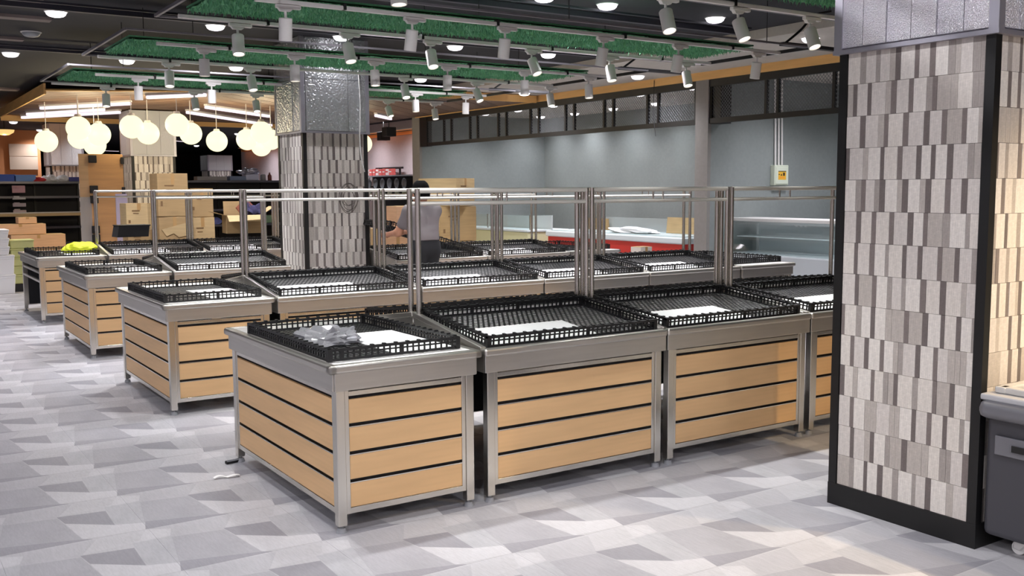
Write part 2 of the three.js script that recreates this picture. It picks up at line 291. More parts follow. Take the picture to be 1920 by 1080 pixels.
// track spotlights
const spotBody = lathe([[0.0, 0.0], [0.041, 0.0], [0.044, 0.004], [0.044, 0.14], [0.0435, 0.146], [0.039, 0.146], [0.039, 0.134]], 24), spotLens = lathe([[0, 0.1345], [0.039, 0.1345], [0.039, 0.13], [0, 0.13]], 24);
const adapterG = merge([rbox(0.17, 0.026, 0.034, 0.006, 0.02, -0.013, 0), prism([[-0.05, -0.026], [0.05, -0.026], [0.03, -0.044], [-0.035, -0.044]], 0.03)]);
const stemG = merge([cyl(0.009, 0.009, 0.06, 10, 0, -0.07, 0), rbox(0.022, 0.03, 0.05, 0.004, 0, -0.1, 0)]);
function trackSpot(x, y, z, tilt, yaw, label, I, group, color, angle = 0.62) {
  const t = thing('track_spotlight', label, 'spotlight', [x, y, z], 0, group);
  part('adapter', adapterG, M.track, t); part('stem', stemG, M.track, t);
  const head = part('lamp_body', spotBody, M.lampBody, t, [0, -0.085, 0]);
  head.rotation.set(Math.PI + tilt, yaw, 0, 'YXZ');
  part('lamp_lens', spotLens, G.warm, head);
  const dir = new THREE.Vector3(0, 1, 0).applyEuler(head.rotation), p = dir.clone().multiplyScalar(0.165);
  spotLight(t, [p.x, p.y - 0.085, p.z], [dir.x, dir.y, dir.z], I, color, angle, 0.7);
}
// ---- suspended frames carrying artificial grass and two tracks each
const rafts = [
  { n: 'nearest the camera', z0: -4.95, z1: -3.6, x0: 1.2, x1: 7.1, tracks: [[-4.8, [4.35, 5.0, 5.72, 2.45, 1.6]], [-3.75, [2.3, 3.3]]], g: [-4.65, -3.85] },  // lamps of this frame beyond the upper edge are added for light
  { n: 'second from the camera', z0: -7.4, z1: -6.0, x0: 1.85, x1: 7.2, tracks: [[-6.3, [2.4, 3.33, 4.11, 5.05, 5.86, 6.81]], [-7.18, [2.37, 3.23, 3.96, 4.96, 5.83, 6.78]]], g: [-7.15, -6.38] },
  { n: 'third from the camera', z0: -9.85, z1: -8.1, x0: 1.8, x1: 7.1, tracks: [[-8.6, [2.54, 3.35, 4.14, 4.93, 5.85, 6.69]], [-9.7, [2.53, 3.32, 5.02, 5.93, 6.96]]], g: [-9.66, -8.68] },
  { n: 'farthest from the camera', z0: -12.4, z1: -10.65, x0: 1.81, x1: 7.1, tracks: [[-11.2, [2.59, 3.38, 5.95, 6.69]], [-12.35, [2.49, 3.51, 4.28, 6.13, 6.86]]], g: [-12.3, -11.27] },
];
const bladeG = new THREE.ConeGeometry(0.006, 0.035, 3); bladeG.rotateX(Math.PI); bladeG.translate(0, -0.0175, 0);
rafts.forEach((r, ri) => {
  const L = r.x1 - r.x0, cx = (r.x0 + r.x1) / 2, cz = (r.z0 + r.z1) / 2, W = r.z1 - r.z0;
  const t = thing('grass_raft', `suspended metal frame with green artificial grass and two lamp tracks, ${r.n}`, 'ceiling panel', [cx, 2.84, cz], 0, 'suspended artificial grass panels');
  part('frame_rail', box(L, 0.016, 0.016, 0, 0, W / 2), M.frame, t); part('frame_rail', box(L, 0.016, 0.016, 0, 0, -W / 2), M.frame, t);
  part('frame_rail', box(0.02, 0.022, W, -L / 2, 0, 0), M.frame, t); part('frame_rail', box(0.022, 0.03, W, L / 2, 0, 0), M.black, t);
  const g0 = r.g[0] - cz, g1 = r.g[1] - cz, gw = g1 - g0, gl = L - 0.5;
  const pg = new THREE.PlaneGeometry(gl, gw, 120, 14); pg.rotateX(Math.PI / 2); const pp = pg.attributes.position;
  for (let i = 0; i < pp.count; i++) pp.setY(i, 0.012 * (vnoise((pp.getX(i) + 9) * 14, (pp.getZ(i) + 9) * 14, 4000, 4000, 60 + ri) - 0.5));
  pg.computeVertexNormals();
  part('grass_panel', [muv(pg), box(gl, 0.012, gw, 0, 0.022, (g0 + g1) / 2)].map((q, i) => (i ? q : xf(q, 0, 0.0, (g0 + g1) / 2))), M.grass, t, [-0.1, 0.012, 0]);
  const im = new THREE.InstancedMesh(bladeG, M.white.clone(), 7000); im.material.color.set(0xffffff); im.material.roughness = 0.9; const m4 = new THREE.Matrix4(), q = new THREE.Quaternion(), col = new THREE.Color();
  for (let k = 0; k < 7000; k++) { q.setFromEuler(new THREE.Euler(rr(-0.7, 0.7), rr(0, 6), rr(-0.7, 0.7))); m4.compose(new THREE.Vector3(rr(-gl / 2, gl / 2) - 0.1, 0.016, rr(g0, g1)), q, new THREE.Vector3(1, rr(0.6, 1.2), 1)); im.setMatrixAt(k, m4); col.setRGB(...[[0.10, 0.31, 0.16], [0.12, 0.36, 0.19], [0.07, 0.25, 0.13], [0.13, 0.36, 0.16]][k % 4]); im.setColorAt(k, col); }
  im.name = numbered('grass_blades'); im.userData.kind = 'stuff'; im.castShadow = true; t.add(im);
  for (const sx of [-0.4, 0, 0.4]) for (const sz of [-0.46, 0.46]) part('hanger', bar([sx * L, 0, sz * W], [sx * L, 0.46, sz * W], 0.004, 5), M.blackMat, t);
  if (ri) part('power_cable', tube([[L / 2 - 0.25, 0.03, W / 2 - 0.1], [L / 2 - 0.05, 0.16, W / 2 - 0.1], [L / 2 + 0.12, 0.3, W / 2 - 0.1], [L / 2 + 0.35, 0.36, W / 2 - 0.1]], 0.011, 20, 6), M.blackMat, t);
  if (ri) part('end_bar', box(0.9, 0.03, 0.06, L / 2 + 0.1, 0.01, W / 2 - 0.05), M.blackMat, t);
  r.tracks.forEach(([z, xs], ti) => {
    const tx0 = ti === 0 ? r.x0 + 0.35 : r.x0 + 0.1, tl = r.x1 - 0.1 - tx0;
    part('lamp_track', [box(tl, 0.022, 0.034, (tx0 + tl / 2) - cx, 0, 0), box(tl, 0.008, 0.02, (tx0 + tl / 2) - cx, 0.012, 0)], M.track, t, [0, -0.026, z - cz]);
    for (let k = 0; k < 4; k++) part('track_clip', box(0.02, 0.04, 0.05, tx0 + tl * (k + 0.5) / 4 - cx, -0.018, z - cz), M.black, t);
    xs.forEach((x, i) => {
      const lit = ri === 0 ? (ti ? 0.2 : i > 2 ? 0.1 : 0.4) : ti === 0 ? -0.1 + 0.1 * ((i * 7) % 3) : 0.26 + 0.07 * ((i * 5) % 4);
     
      trackSpot(x, 2.8, z, ri === 1 && ti === 0 ? 0.22 : lit > 0 ? -lit : -lit * 0.4, ((i * 13) % 5 - 2) * 0.12, ri === 0 && (ti === 1 || i > 2) ? 'added white track spotlight above the upper edge of the picture' : `${ORD[i]} white track spotlight from left, ${ri === 0 ? 'visible' : ti === 0 ? 'near' : 'far'} track of the grass panel ${r.n}`, LEVEL.spot, ri === 0 && (ti === 1 || i > 2) ? 'spotlights outside the picture' : 'white track spotlights');
    });
  });
});
// warm track spots over the freezer island at the right, in front of the pillar
[[5.0, -1.0], [6.2, -0.2], [4.4, 0.4]].forEach(([x, z], i) => trackSpot(x, 2.8, z, [0.32, 0.2, 0.15][i], [0.25, 0.3, -0.1][i], 'white track spotlight above the freezer island outside the picture', LEVEL.warmSpot * 0.55, 'spotlights outside the picture', C(255, 224, 178), 0.95));
tag(part('lamp_track', [box(3, 0.03, 0.034, 5.6, 2.815, -1.0), box(3, 0.03, 0.034, 5.6, 2.815, -0.2), box(3, 0.03, 0.034, 4.9, 2.815, 0.4)], M.track, scene), 'white lamp tracks above the freezer island outside the picture', 'lamp track');

// globes and linear lights under the wood ceiling
[[2.735, -18.5, 2.44], [2.97, -16.9, 2.585], [3.14, -17.8, 2.48], [3.45, -18.2, 2.38], [3.35, -17.3, 2.514], [3.71, -16.6, 2.61], [4.1, -17.2, 2.546], [4.37, -16.4, 2.65], [4.75, -17, 2.55], [5.37, -17.6, 2.46], [5.78, -17.2, 2.48], [5.8, -16.5, 2.574], [6.28, -17.9, 2.4], [6.29, -17.4, 2.5], [8.28, -17.8, 2.48]].forEach(([x, z, y], i) => {
  const t = thing('globe_pendant', `glowing globe pendant under the wooden ceiling, ${ORD[i]} counted from the left`, 'pendant', [x, y, z], 0, 'glowing globe pendants');
  part('globe_lamp', flat(new THREE.SphereGeometry(0.185, 28, 20)), G.globe, t);
  part('cap', [cyl(0.045, 0.06, 0.04, 16, 0, 0.195, 0)], M.white, t); part('cord', [bar([0, 0.2, 0], [0, 3.1 - y, 0], 0.006, 6)], M.white, t);
  lampLight(new THREE.PointLight(C(255, 236, 196), LEVEL.globe, 0, 2), t, [0, 0, 0]);
});
[[[2.8, -21.8], [4.16, -19.48]], [[2.77, -20.85], [3.79, -19.0]], [[2.77, -19.2], [3.9, -17.45]], [[3.86, -16.18], [4.53, -15.3]], [[5.22, -18.88], [7.9, -21.8]], [[5.18, -17.56], [6.9, -19.14]], [[8.62, -17.9], [9.3, -18.6]]].forEach(([a, b], i) => {
  const dx = b[0] - a[0], dz = b[1] - a[1], L = Math.hypot(dx, dz);
  const t = thing('linear_light', `slim glowing linear light on the wooden ceiling, ${ORD[i]} from the left end`, 'light', [(a[0] + b[0]) / 2, 3.1, (a[1] + b[1]) / 2], -Math.atan2(dz, dx), 'slim linear ceiling lights');
  part('housing', [box(L, 0.03, 0.07, 0, -0.015, 0)], M.white, t); part('lamp_strip', [rbox(L - 0.02, 0.05, 0.07, 0.012, 0, -0.055, 0)], G.tube, t);
  const l = new THREE.RectAreaLight(C(255, 244, 250), LEVEL.linear, L - 0.02, 0.056); l.position.set(0, -0.084, 0); l.rotation.x = -Math.PI / 2; t.add(l);
});
[[[8.7, -44.1], [9.35, -44.4]], [[7.3, -30.2], [8.3, -31.0]], [[8.9, -34.2], [9.9, -35.1]]].forEach(([a, b], i) => {
  const L = Math.hypot(b[0] - a[0], b[1] - a[1]), t = thing('linear_light', `distant glowing tube light far beyond the pillars, ${ORD[i]} of the three`, 'light', [(a[0] + b[0]) / 2, 3.26, (a[1] + b[1]) / 2], -Math.atan2(b[1] - a[1], b[0] - a[0]), 'distant tube lights');
  part('housing', [box(L, 0.03, 0.08, 0, 0.015, 0)], M.white, t); part('lamp_strip', [box(L, 0.01, 0.06, 0, -0.006, 0)], G.tube, t);
  const l = new THREE.RectAreaLight(0xffffff, LEVEL.linear, L, 0.06); l.position.set(0, -0.015, 0); l.rotation.x = -Math.PI / 2; t.add(l);
});

// ---------------------------------------------------------------- pillars
// strips of the mosaic cladding of one face: width w, from y0 to y1, on the plane z = 0 facing +z, x from 0 to w
function mosaic(w, y0, y1, rows, s) {
  seed = s; const out = [], h = (y1 - y0) / rows;
  for (let r = 0; r < rows; r++) {
    let x = 0, k = Math.floor(rnd() * 3); const y = y0 + r * h;
    while (x < w - 0.004) {
      const kind = k++ % 2; let sw, tone;
      if (kind === 0) { sw = rr(0.048, 0.078); tone = Math.floor(rnd() * 3); if (rnd() < 0.12) tone = 3; } else if (rnd() < 0.35) { sw = rr(0.024, 0.036); tone = 3 + Math.floor(rnd() * 2); if (rnd() < 0.6) k--; } else { sw = rr(0.02, 0.031); tone = 5 + Math.floor(rnd() * 2); if (rnd() < 0.15) tone = 4; }
      sw = Math.min(sw, w - x); if (w - x - sw < 0.012) sw = w - x;
      out.push([x, y, sw, h, tone, rr(0.004, 0.0065)]); x += sw;
    }
  }
  return out;
}
function pillar(x, z, label, opt) { // x,z is the corner nearest the camera's left: faces -x and +z look at us; size 0.79
  const S0 = 0.79, t = thing('pillar', label, 'pillar', [x, 0, z], 0); t.userData.kind = 'structure';
  const T = 0.045, cxx = S0 / 2, czz = -S0 / 2, top = opt.top ?? 3.3, wt = 2.24;
  part('core', [box(S0 - 0.03, wt, S0 - 0.03, cxx, wt / 2, czz)], M.dark, t);
  part('corner_trim', [[0, 0], [S0, 0], [0, -S0], [S0, -S0]].map(([a, b]) => box(T, wt, T, a + (a ? -T / 2 : T / 2) * 0.9, wt / 2, b + (b ? T / 2 : -T / 2) * 0.9)), M.black, t);
  part('baseboard', [box(S0 + 0.008, 0.11, S0 + 0.008, cxx, 0.055, czz)], M.black, t);
  const faces = [[0, -S0, -Math.PI / 2, 1], [0, 0, 0, 2], [S0, 0, Math.PI / 2, 3], [S0, -S0, Math.PI, 4]]; // turn so that local +z looks outward
  for (const [fx, fz, ry, id] of faces) {
    const list = mosaic(S0 - 2 * T, 0.11, wt, 14, opt.seed * 10 + id), single = opt.single && id <= 2, bins = TONE.map(() => []);
    for (const [sx, sy, sw, sh, tone, d] of list) {
      const g = box(sw - 0.0012, sh - 0.0015, 0.014, 0, 0, 0); const lx = T + sx + sw / 2, lz = -0.013 + d - 0.004;
      const c = Math.cos(ry), s = Math.sin(ry), px = fx + lx * c + lz * s, pz = fz - lx * s + lz * c;
      if (single) { const m = part('tile', g, TONE[tone], t, [px, sy + sh / 2, pz]); m.rotation.y = ry; } else bins[tone].push(xf(g, px, sy + sh / 2, pz, 0, ry, 0));
    }
    bins.forEach((b, i) => { if (b.length) tag(part('tile_field', b, TONE[i], t), null, null, null, 'stuff'); });
  }
  // foil-covered upper part
  const fm = opt.far ? M.foilFar : opt.mid ? M.foilMid : M.foil, H = top - wt, o = 0.02;
  for (const [fx, fz, ry] of faces) {
    const cols = opt.far ? [0.34, 0.33, 0.33] : opt.mid ? [0.03, 0.67, 0.30] : [1, 1, 1, 1, 1, 1].map((q) => q / 6), rowsH = opt.mid ? [0.56, 0.44] : [1];
    let x0 = -o + 0.03; const FW = S0 + 2 * o - 0.06;
    cols.forEach((f, i) => {
      const sw = FW * f; let yb = wt + 0.02;
      rowsH.forEach((hf, j) => {
        const hh = (H - 0.02) * hf, lx = x0 + sw / 2, lz = o - 0.012 + ((i + j) % 2) * 0.003, c = Math.cos(ry), s = Math.sin(ry);
        const m = part('foil_panel', [box(sw - 0.006, hh - 0.006, 0.02, 0, 0, 0)], fm, t, [fx + lx * c + lz * s, yb + hh / 2, fz - lx * s + lz * c]); m.rotation.y = ry; yb += hh;
      });
      x0 += sw;
    });
  }
  part('foil_backing', [box(S0 + 0.01, H, S0 + 0.01, cxx, wt + H / 2, czz)], M.angle, t);
  part('metal_angle', [[-o, o], [S0 + o, o], [-o, -S0 - o], [S0 + o, -S0 - o]].map(([a, b]) => box(0.045, H, 0.045, a + (a > 0.2 ? -0.02 : 0.02), wt + H / 2, b + (b < -0.2 ? 0.02 : -0.02))).concat([box(S0 + 2 * o + 0.012, 0.02, S0 + 2 * o + 0.012, cxx, wt + 0.005, czz)]), M.angle, t);
  return t;
}
pillar(4.03, -2.4, 'large nearby square pillar with grey strip mosaic, black edges and crinkled foil top', { seed: 3, single: true });
const pillarMid = pillar(4.21, -10.62, 'square mosaic pillar with foil top standing among the display stands', { seed: 5, single: true, top: 3.3, mid: true });
pillar(4.28, -19.25, 'mosaic pillar with foil top below the glowing globe pendants', { seed: 7, far: true, top: 3.08 });
pillar(4.12, -27.5, 'distant foil-topped pillar behind the black shelving at the left', { seed: 9, far: true });
pillar(9.75, -33, 'distant foil-topped pillar beyond the black shelving in the middle', { seed: 11, far: true, top: 2.75 });
// wire coil and white cable on the middle pillar
{
  const pts = []; seed = 91; for (let i = 0; i < 60; i++) { const a = i * 0.62, r = 0.09 + 0.03 * Math.sin(i * 0.37); pts.push([4.74 + r * Math.cos(a), 1.5 + 1.45 * r * Math.sin(a) + rr(-0.012, 0.012), -10.595 + 0.006 * Math.sin(i * 1.3)]); }
  tag(part('wire_coil', tube(pts, 0.0035, 240, 5), S(C(92, 84, 78), 0.6), scene), 'tangled coil of thin wire hanging on the middle pillar', 'wire');
  tag(part('hanging_cable', tube([[4.88, 3.02, -10.58], [4.9, 2.6, -10.58], [4.885, 2.2, -10.575], [4.9, 1.95, -10.575], [4.94, 1.8, -10.58]], 0.006, 40, 6), M.white, scene), 'white cable hanging down the right edge of the middle pillar', 'cable');
}

// ---------------------------------------------------------------- display stands
const ROW = [-4.915, -7.85, -10.75, -13.80], ROWNAME = ['nearest', 'second', 'third', 'farthest'];
const LIP = 0.8, RIDGE = 0.905, TLO = 0.79, THI = 0.868;
function slatPanel(t, w, cx, cz, ry, withSlats = true) { // panel of four boards in a steel frame between legs; local plane facing +z
  const y0 = 0.085, y1 = 0.675, place = (g) => xf(g, cx, 0, cz, 0, ry, 0);
  const fr = [rbox(w, 0.03, 0.022, 0.003, 0, 0.1, 0), rbox(w, 0.024, 0.022, 0.003, 0, 0.657, 0)];
  for (const s of [-1, 1]) fr.push(rbox(0.022, y1 - y0, 0.024, 0.003, s * (w / 2 - 0.011), (y0 + y1) / 2, 0));
  const n = 4, sp = 0.5325 / 4;
  if (withSlats) for (let i = 1; i < n; i++) fr.push(box(w - 0.04, 0.005, 0.02, 0, 0.115 + sp * i - 0.0155, 0.0));
  part('panel_frame', fr.map(place), M.steel, t);
  part('gap_shade_board', [place(box(w - 0.03, y1 - y0 - 0.02, 0.006, 0, (y0 + y1) / 2, -0.018))], M.blackMat, t);  // black sheet added so the gaps between slats look shaded
  if (withSlats) for (let i = 0; i < n; i++) part('slat', [place(box(w - 0.046, sp - 0.021, 0.014, 0, 0.115 + sp * (i + 0.5) - 0.0085, 0.002))], M.slat, t);
}
function legs(t, list) {
  const g = rbox(0.045, 0.645, 0.045, 0.004, 0, 0, 0), f = merge([cyl(0.02, 0.024, 0.022, 14, 0, 0, 0), cyl(0.01, 0.01, 0.034, 10, 0, 0.012, 0), cyl(0.024, 0.026, 0.008, 14, 0, -0.008, 0)]);
  for (const [x, z] of list) { const l = part('leg', g, M.steel, t, [x, 0.033 + 0.3225, z]); part('foot', f, M.greyPlastic, l, [0, -0.3435, 0]); }
}
function endStand(label, group, open = false) { // flat-topped end unit 0.82 x 1.56
  const t = thing('end_stand', label, 'display stand', [0, 0, 0], 0, group), W = 0.82, D = 1.56, ix = W / 2 - 0.0625, iz = D / 2 - 0.0475;
  legs(t, [[-ix, iz], [ix, iz], [-ix, -iz], [ix, -iz]]);
  slatPanel(t, W - 0.125 - 0.045, 0, iz + 0.004, 0); slatPanel(t, W - 0.125 - 0.045, 0, -iz - 0.004, Math.PI);
  if (open) { part('side_rail', [rbox(0.03, 0.03, 2 * iz, 0.004, -ix, 0.61, 0), rbox(0.03, 0.03, 2 * iz, 0.004, -ix, 0.5, 0)], M.steel, t); } else slatPanel(t, 2 * iz - 0.045, -ix - 0.004, 0, -Math.PI / 2);
  const a = [];
  for (const s of [-1, 1]) { a.push(rbox(W - 0.06, 0.088, 0.02, 0.004, 0, 0.72, s * (D / 2 - 0.022))); a.push(rbox(0.02, 0.088, D - 0.044, 0.004, s * (W / 2 - 0.032), 0.72, 0)); }
  part('apron', a, M.apron, t);
  const lip = []; for (const s of [-1, 1]) { lip.push(rbox(W, 0.042, 0.05, 0.014, 0, LIP - 0.021, s * (D / 2 - 0.025))); lip.push(rbox(0.05, 0.042, D, 0.014, s * (W / 2 - 0.025), LIP - 0.021, 0)); }
  part('rolled_edge', lip, M.apron, t);
  part('tray', [box(W - 0.09, 0.02, D - 0.09, 0, LIP - 0.012, 0)], M.tray, t);
  return t;
}
function displayStand(label, group) { // sloping single-sided unit 1.2275 x 0.775, front at +z
  const t = thing('display_stand', label, 'display stand', [0, 0, 0], 0, group), W = 1.222, D = 0.778, zf = D / 2, zb = -D / 2, ix = W / 2 - 0.0475;
  legs(t, [[-ix, zf - 0.0475], [ix, zf - 0.0475], [-ix, zb + 0.03], [ix, zb + 0.03]]);
  slatPanel(t, W - 0.095 - 0.045, 0, zf - 0.043, 0);
  part('apron', [rbox(W - 0.01, 0.088, 0.02, 0.004, 0, 0.72, zf - 0.02)], M.apron, t);
  part('rolled_edge', [rbox(W, 0.042, 0.05, 0.014, 0, LIP - 0.021, zf - 0.025)], M.apron, t);
  const a = Math.atan2(RIDGE - LIP, D - 0.05), L = Math.hypot(RIDGE - LIP, D - 0.05);
  const ta = Math.atan2(THI - TLO, D - 0.05);
  part('tray', [xf(box(W - 0.02, 0.02, L, 0, 0, 0), 0, (TLO + THI) / 2 - 0.011, -0.022, ta), box(W - 0.02, 0.06, 0.012, 0, RIDGE - 0.045, zb + 0.012)], M.tray, t);
  // raised side flanges of the tray
  for (const s of [-1, 1]) part('tray_flange', [xf(rbox(0.034, 0.03, L, 0.006, 0, 0, 0), s * (W / 2 - 0.017), (LIP + RIDGE) / 2 - 0.010, -0.022, a)], M.apron, t);
  const side = prism([[zf - 0.03, 0.676], [zb + 0.004, 0.676], [zb + 0.004, RIDGE - 0.012], [zf - 0.03, LIP - 0.02]], 0.012);
  for (const s of [-1, 1]) part('side_panel', [xf(side.clone(), s * (W / 2 - 0.012), 0, 0, 0, -Math.PI / 2, 0)], M.apron, t);
  const px = W / 2 - 0.02, pz = zb + 0.045;
  for (const s of [-1, 1]) part('post', [cyl(0.0155, 0.0155, 1.6 - 0.87, 16, s * px, (1.6 + 0.87) / 2, pz)], M.steel, t);
  part('rail', [cyl(0.0145, 0.0145, 2 * px, 16, 0, 1.59, pz, 0, 0, Math.PI / 2)], M.rail, t);
  part('rail', [cyl(0.0115, 0.0115, 2 * px, 14, 0, 1.517, pz, 0, 0, Math.PI / 2)], M.rail, t);
  part('strut', [cyl(0.006, 0.006, 0.07, 8, 0, 1.55, pz)], M.steel, t);
  return t;
}
// ---- black mesh crates
function makeCrate(label) {
  const t = thing('mesh_crate', label, 'crate', [0, 0, 0], 0, 'black plastic mesh crates'), W = 1.12, D = 0.69, H = 0.06, fl = 0.005;
  const rim = [], n = Math.round(W / 0.032), m = Math.round(D / 0.032);
  for (const s of [-1, 1]) { rim.push(box(W + 0.02, 0.012, 0.02, 0, H - 0.006, s * D / 2), box(0.02, 0.012, D, s * W / 2, H - 0.006, 0)); for (let i = 1; i < n; i += 2) rim.push(box(0.014, 0.007, 0.022, -W / 2 + W * i / n, H + 0.002, s * D / 2)); for (let i = 1; i < m; i += 2) rim.push(box(0.022, 0.007, 0.014, s * W / 2, H + 0.002, -D / 2 + D * i / m)); }
  for (const s of [-1, 1]) for (const q of [-1, 1]) rim.push(box(0.024, H, 0.024, s * (W / 2 - 0.002), H / 2, q * (D / 2 - 0.002)));
  part('rim', rim, M.plastic, t);
  const wall = (len, cells) => { const g = []; for (let i = 0; i <= cells; i++) g.push(box(i % 10 === 0 && i && i < cells ? 0.022 : 0.0075, H - 0.01, 0.007, -len / 2 + len * i / cells, H / 2, 0)); g.push(box(len, 0.012, 0.008, 0, 0.006, 0), box(len, 0.007, 0.007, 0, 0.034, 0)); return merge(g); };
  const lw = wall(W, n), sw = wall(D, m);
  for (const s of [-1, 1]) { part('wall_mesh', lw, M.plastic, t, [0, 0, s * (D / 2)]); const w = part('wall_mesh', sw, M.plastic, t, [s * (W / 2), 0, 0]); w.rotation.y = Math.PI / 2; }
  // floor with round holes on a hexagonal lattice
  const pos = [], nor = [], p = 0.034, R = p / Math.sqrt(3), r0 = 0.0126, P6 = [...Array(6)].map((_, k) => [Math.sin(k * Math.PI / 3), Math.cos(k * Math.PI / 3)]);
  const quad = (a, b, c, d, nn) => { for (const v of [a, b, c, a, c, d]) { pos.push(...v); nor.push(...nn); } };
  for (let j = 0, z = -D / 2 + 0.02; z < D / 2 - 0.012; z += R * 1.5, j++) for (let x = -W / 2 + 0.022 + (j % 2 ? p / 2 : 0); x < W / 2 - 0.012; x += p) for (let k = 0; k < 6; k++) {
    const a = P6[k], b = P6[(k + 1) % 6];
    quad([x + a[0] * R, fl, z + a[1] * R], [x + b[0] * R, fl, z + b[1] * R], [x + b[0] * r0, fl, z + b[1] * r0], [x + a[0] * r0, fl, z + a[1] * r0], [0, 1, 0]);
    quad([x + a[0] * r0, fl, z + a[1] * r0], [x + b[0] * r0, fl, z + b[1] * r0], [x + b[0] * r0, fl - 0.002, z + b[1] * r0], [x + a[0] * r0, fl - 0.002, z + a[1] * r0], [-(a[0] + b[0]) / 1.8, 0, -(a[1] + b[1]) / 1.8]);
  }
  const g = new THREE.BufferGeometry(); g.setAttribute('position', new THREE.Float32BufferAttribute(pos, 3)); g.setAttribute('normal', new THREE.Float32BufferAttribute(nor, 3)); g.setAttribute('uv', new THREE.Float32BufferAttribute(new Float32Array(pos.length / 3 * 2), 2));
  part('floor_mesh', g, M.plastic, t);
  const glareStrip = part('glare_paper_white', [box(0.7, 0.003, 0.34, -0.19, fl + 0.0025, 0.165)], M.glare_paper_white, t); glareStrip.userData.label = 'painted white glare strip';  // white sheet paints bright glare onto the crate floor
  return t;
}
const crate0 = makeCrate('black mesh crate'); let crateUsed = false;
function crate(label, pos, turn, tiltX = 0) {
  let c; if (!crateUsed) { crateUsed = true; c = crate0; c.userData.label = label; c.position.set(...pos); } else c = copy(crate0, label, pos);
  c.rotation.set(tiltX, turn, 0, 'YXZ'); return c;
}
const SL = Math.atan2(THI - TLO, 0.728), UX = [3.18, 4.405, 5.63, 6.86];
let end0 = null, unit0 = null;
const place = (src, label, group, x, z, turn) => copy(src, label, [x, 0, z], turn, group);
const plan = [[0, [0, 1, 2], [0, 1, 2], false], [1, [0, 1, 2, 3], [0, 1, 2, 3], true], [2, [0, 2, 3], [0, 2, 3], true], [3, [0, 1, 2, 3], [0, 1, 2, 3], false]];
for (const [r, front, back, right] of plan) {
  const z = ROW[r], rn = ROWNAME[r], grp = `slatted produce stands in the ${rn} row`;
  // left end
  const el = r === 3 ? 'flat end stand with an open steel side at the left end of the farthest row' : `flat slatted end stand with wood boards at the left end of the ${rn} row`;
  if (r === 3) { const o = endStand(el, grp, true); o.position.set(2.145, 0, z); } else if (!end0) { end0 = endStand(el, grp); end0.position.set(2.145, 0, z); } else place(end0, el, grp, 2.145, z, 0);
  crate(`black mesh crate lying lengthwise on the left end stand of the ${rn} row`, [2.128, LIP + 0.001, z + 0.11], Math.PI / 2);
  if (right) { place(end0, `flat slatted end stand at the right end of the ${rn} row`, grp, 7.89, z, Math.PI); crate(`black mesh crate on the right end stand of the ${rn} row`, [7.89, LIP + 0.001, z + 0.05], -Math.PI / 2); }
  for (const [idx, s] of [[front, 1], [back, -1]]) idx.forEach((u, i) => {
    const zz = z + s * 0.392, side = s > 0 ? 'front' : 'rear', lab = `sloped slatted stand with rails, ${ORD[i]} from left, ${side} side of the ${rn} row`;
    if (!unit0) { unit0 = displayStand(lab, grp); unit0.position.set(UX[u], 0, zz); } else place(unit0, lab, grp, UX[u], zz, s > 0 ? 0 : Math.PI);
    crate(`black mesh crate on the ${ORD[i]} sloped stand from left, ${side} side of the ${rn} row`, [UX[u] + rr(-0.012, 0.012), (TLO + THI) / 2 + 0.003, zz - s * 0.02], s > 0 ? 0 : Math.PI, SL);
  });
}

// ---------------------------------------------------------------- small things near the front
{ // crumpled clear plastic bag in the first end crate
  const g = new THREE.IcosahedronGeometry(1, 5), p = g.attributes.position; seed = 17;
  for (let i = 0; i < p.count; i++) { const x = p.getX(i), y = p.getY(i), z = p.getZ(i), f = 0.55 + 0.75 * vnoise(x * 4 + 9, z * 4 + y * 3 + 9, 99, 99, 71) * (0.6 + 0.8 * vnoise(x * 11 + 9, z * 11 + y * 7 + 9, 999, 999, 72)); p.setXYZ(i, x * 0.17 * f, Math.max(0, (y + 0.35) * 0.055 * f), z * 0.13 * f); }
  g.computeVertexNormals(); const bg = part('plastic_bag', flat(g), new THREE.MeshPhysicalMaterial({ color: C(186, 186, 190), roughness: 0.2, transmission: 0.7, thickness: 0 }), scene, [1.98, LIP + 0.014, -4.72]);
  tag(bg, 'crumpled clear plastic bag lying in the nearest end crate', 'bag');
}
{
  const t = thing('clamp_plate', 'small black metal plate under the rear foot of the nearest end stand', 'plate', [1.76, 0, -5.645], 0.15);
  part('base', [rbox(0.11, 0.018, 0.03, 0.004, 0, 0.009, 0)], M.black, t); part('edge', [rbox(0.1, 0.012, 0.006, 0.002, -0.002, 0.02, 0.012)], M.greyPlastic, t);
  tag(part('paper_scrap', (() => { const g = new THREE.PlaneGeometry(0.14, 0.03, 14, 2); g.rotateX(-Math.PI / 2); const p = g.attributes.position; for (let i = 0; i < p.count; i++) { const x = p.getX(i); p.setY(i, 0.006 + 0.01 * Math.abs(Math.sin(x * 40))); p.setZ(i, p.getZ(i) + 0.015 * Math.sin(x * 38)); } g.computeVertexNormals(); return flat(g); })(), M.glare_paper_white, scene, [1.625, 0, -5.36]), 'small twisted white paper scrap on the floor by the nearest stand', 'scrap');
}
const blob = (sx, sy, sz, s, f = 0.5) => { const g = new THREE.IcosahedronGeometry(1, 4), p = g.attributes.position; for (let i = 0; i < p.count; i++) { const x = p.getX(i), y = p.getY(i), z = p.getZ(i), k = 1 - f / 2 + f * vnoise(x * 3 + 9, z * 3 + y * 2.3 + 9, 99, 99, s); p.setXYZ(i, x * sx * k, Math.max(0, (y + 0.5) * sy * k), z * sz * k); } g.computeVertexNormals(); return flat(g); };
{ // yellow bag in the farthest left end crate
  tag(part('yellow_bag', blob(0.2, 0.09, 0.16, 81), M.yellow, scene, [2.32, LIP + 0.013, -13.62]), 'bright yellow plastic bag in the crate of the open-sided end stand', 'bag');
}
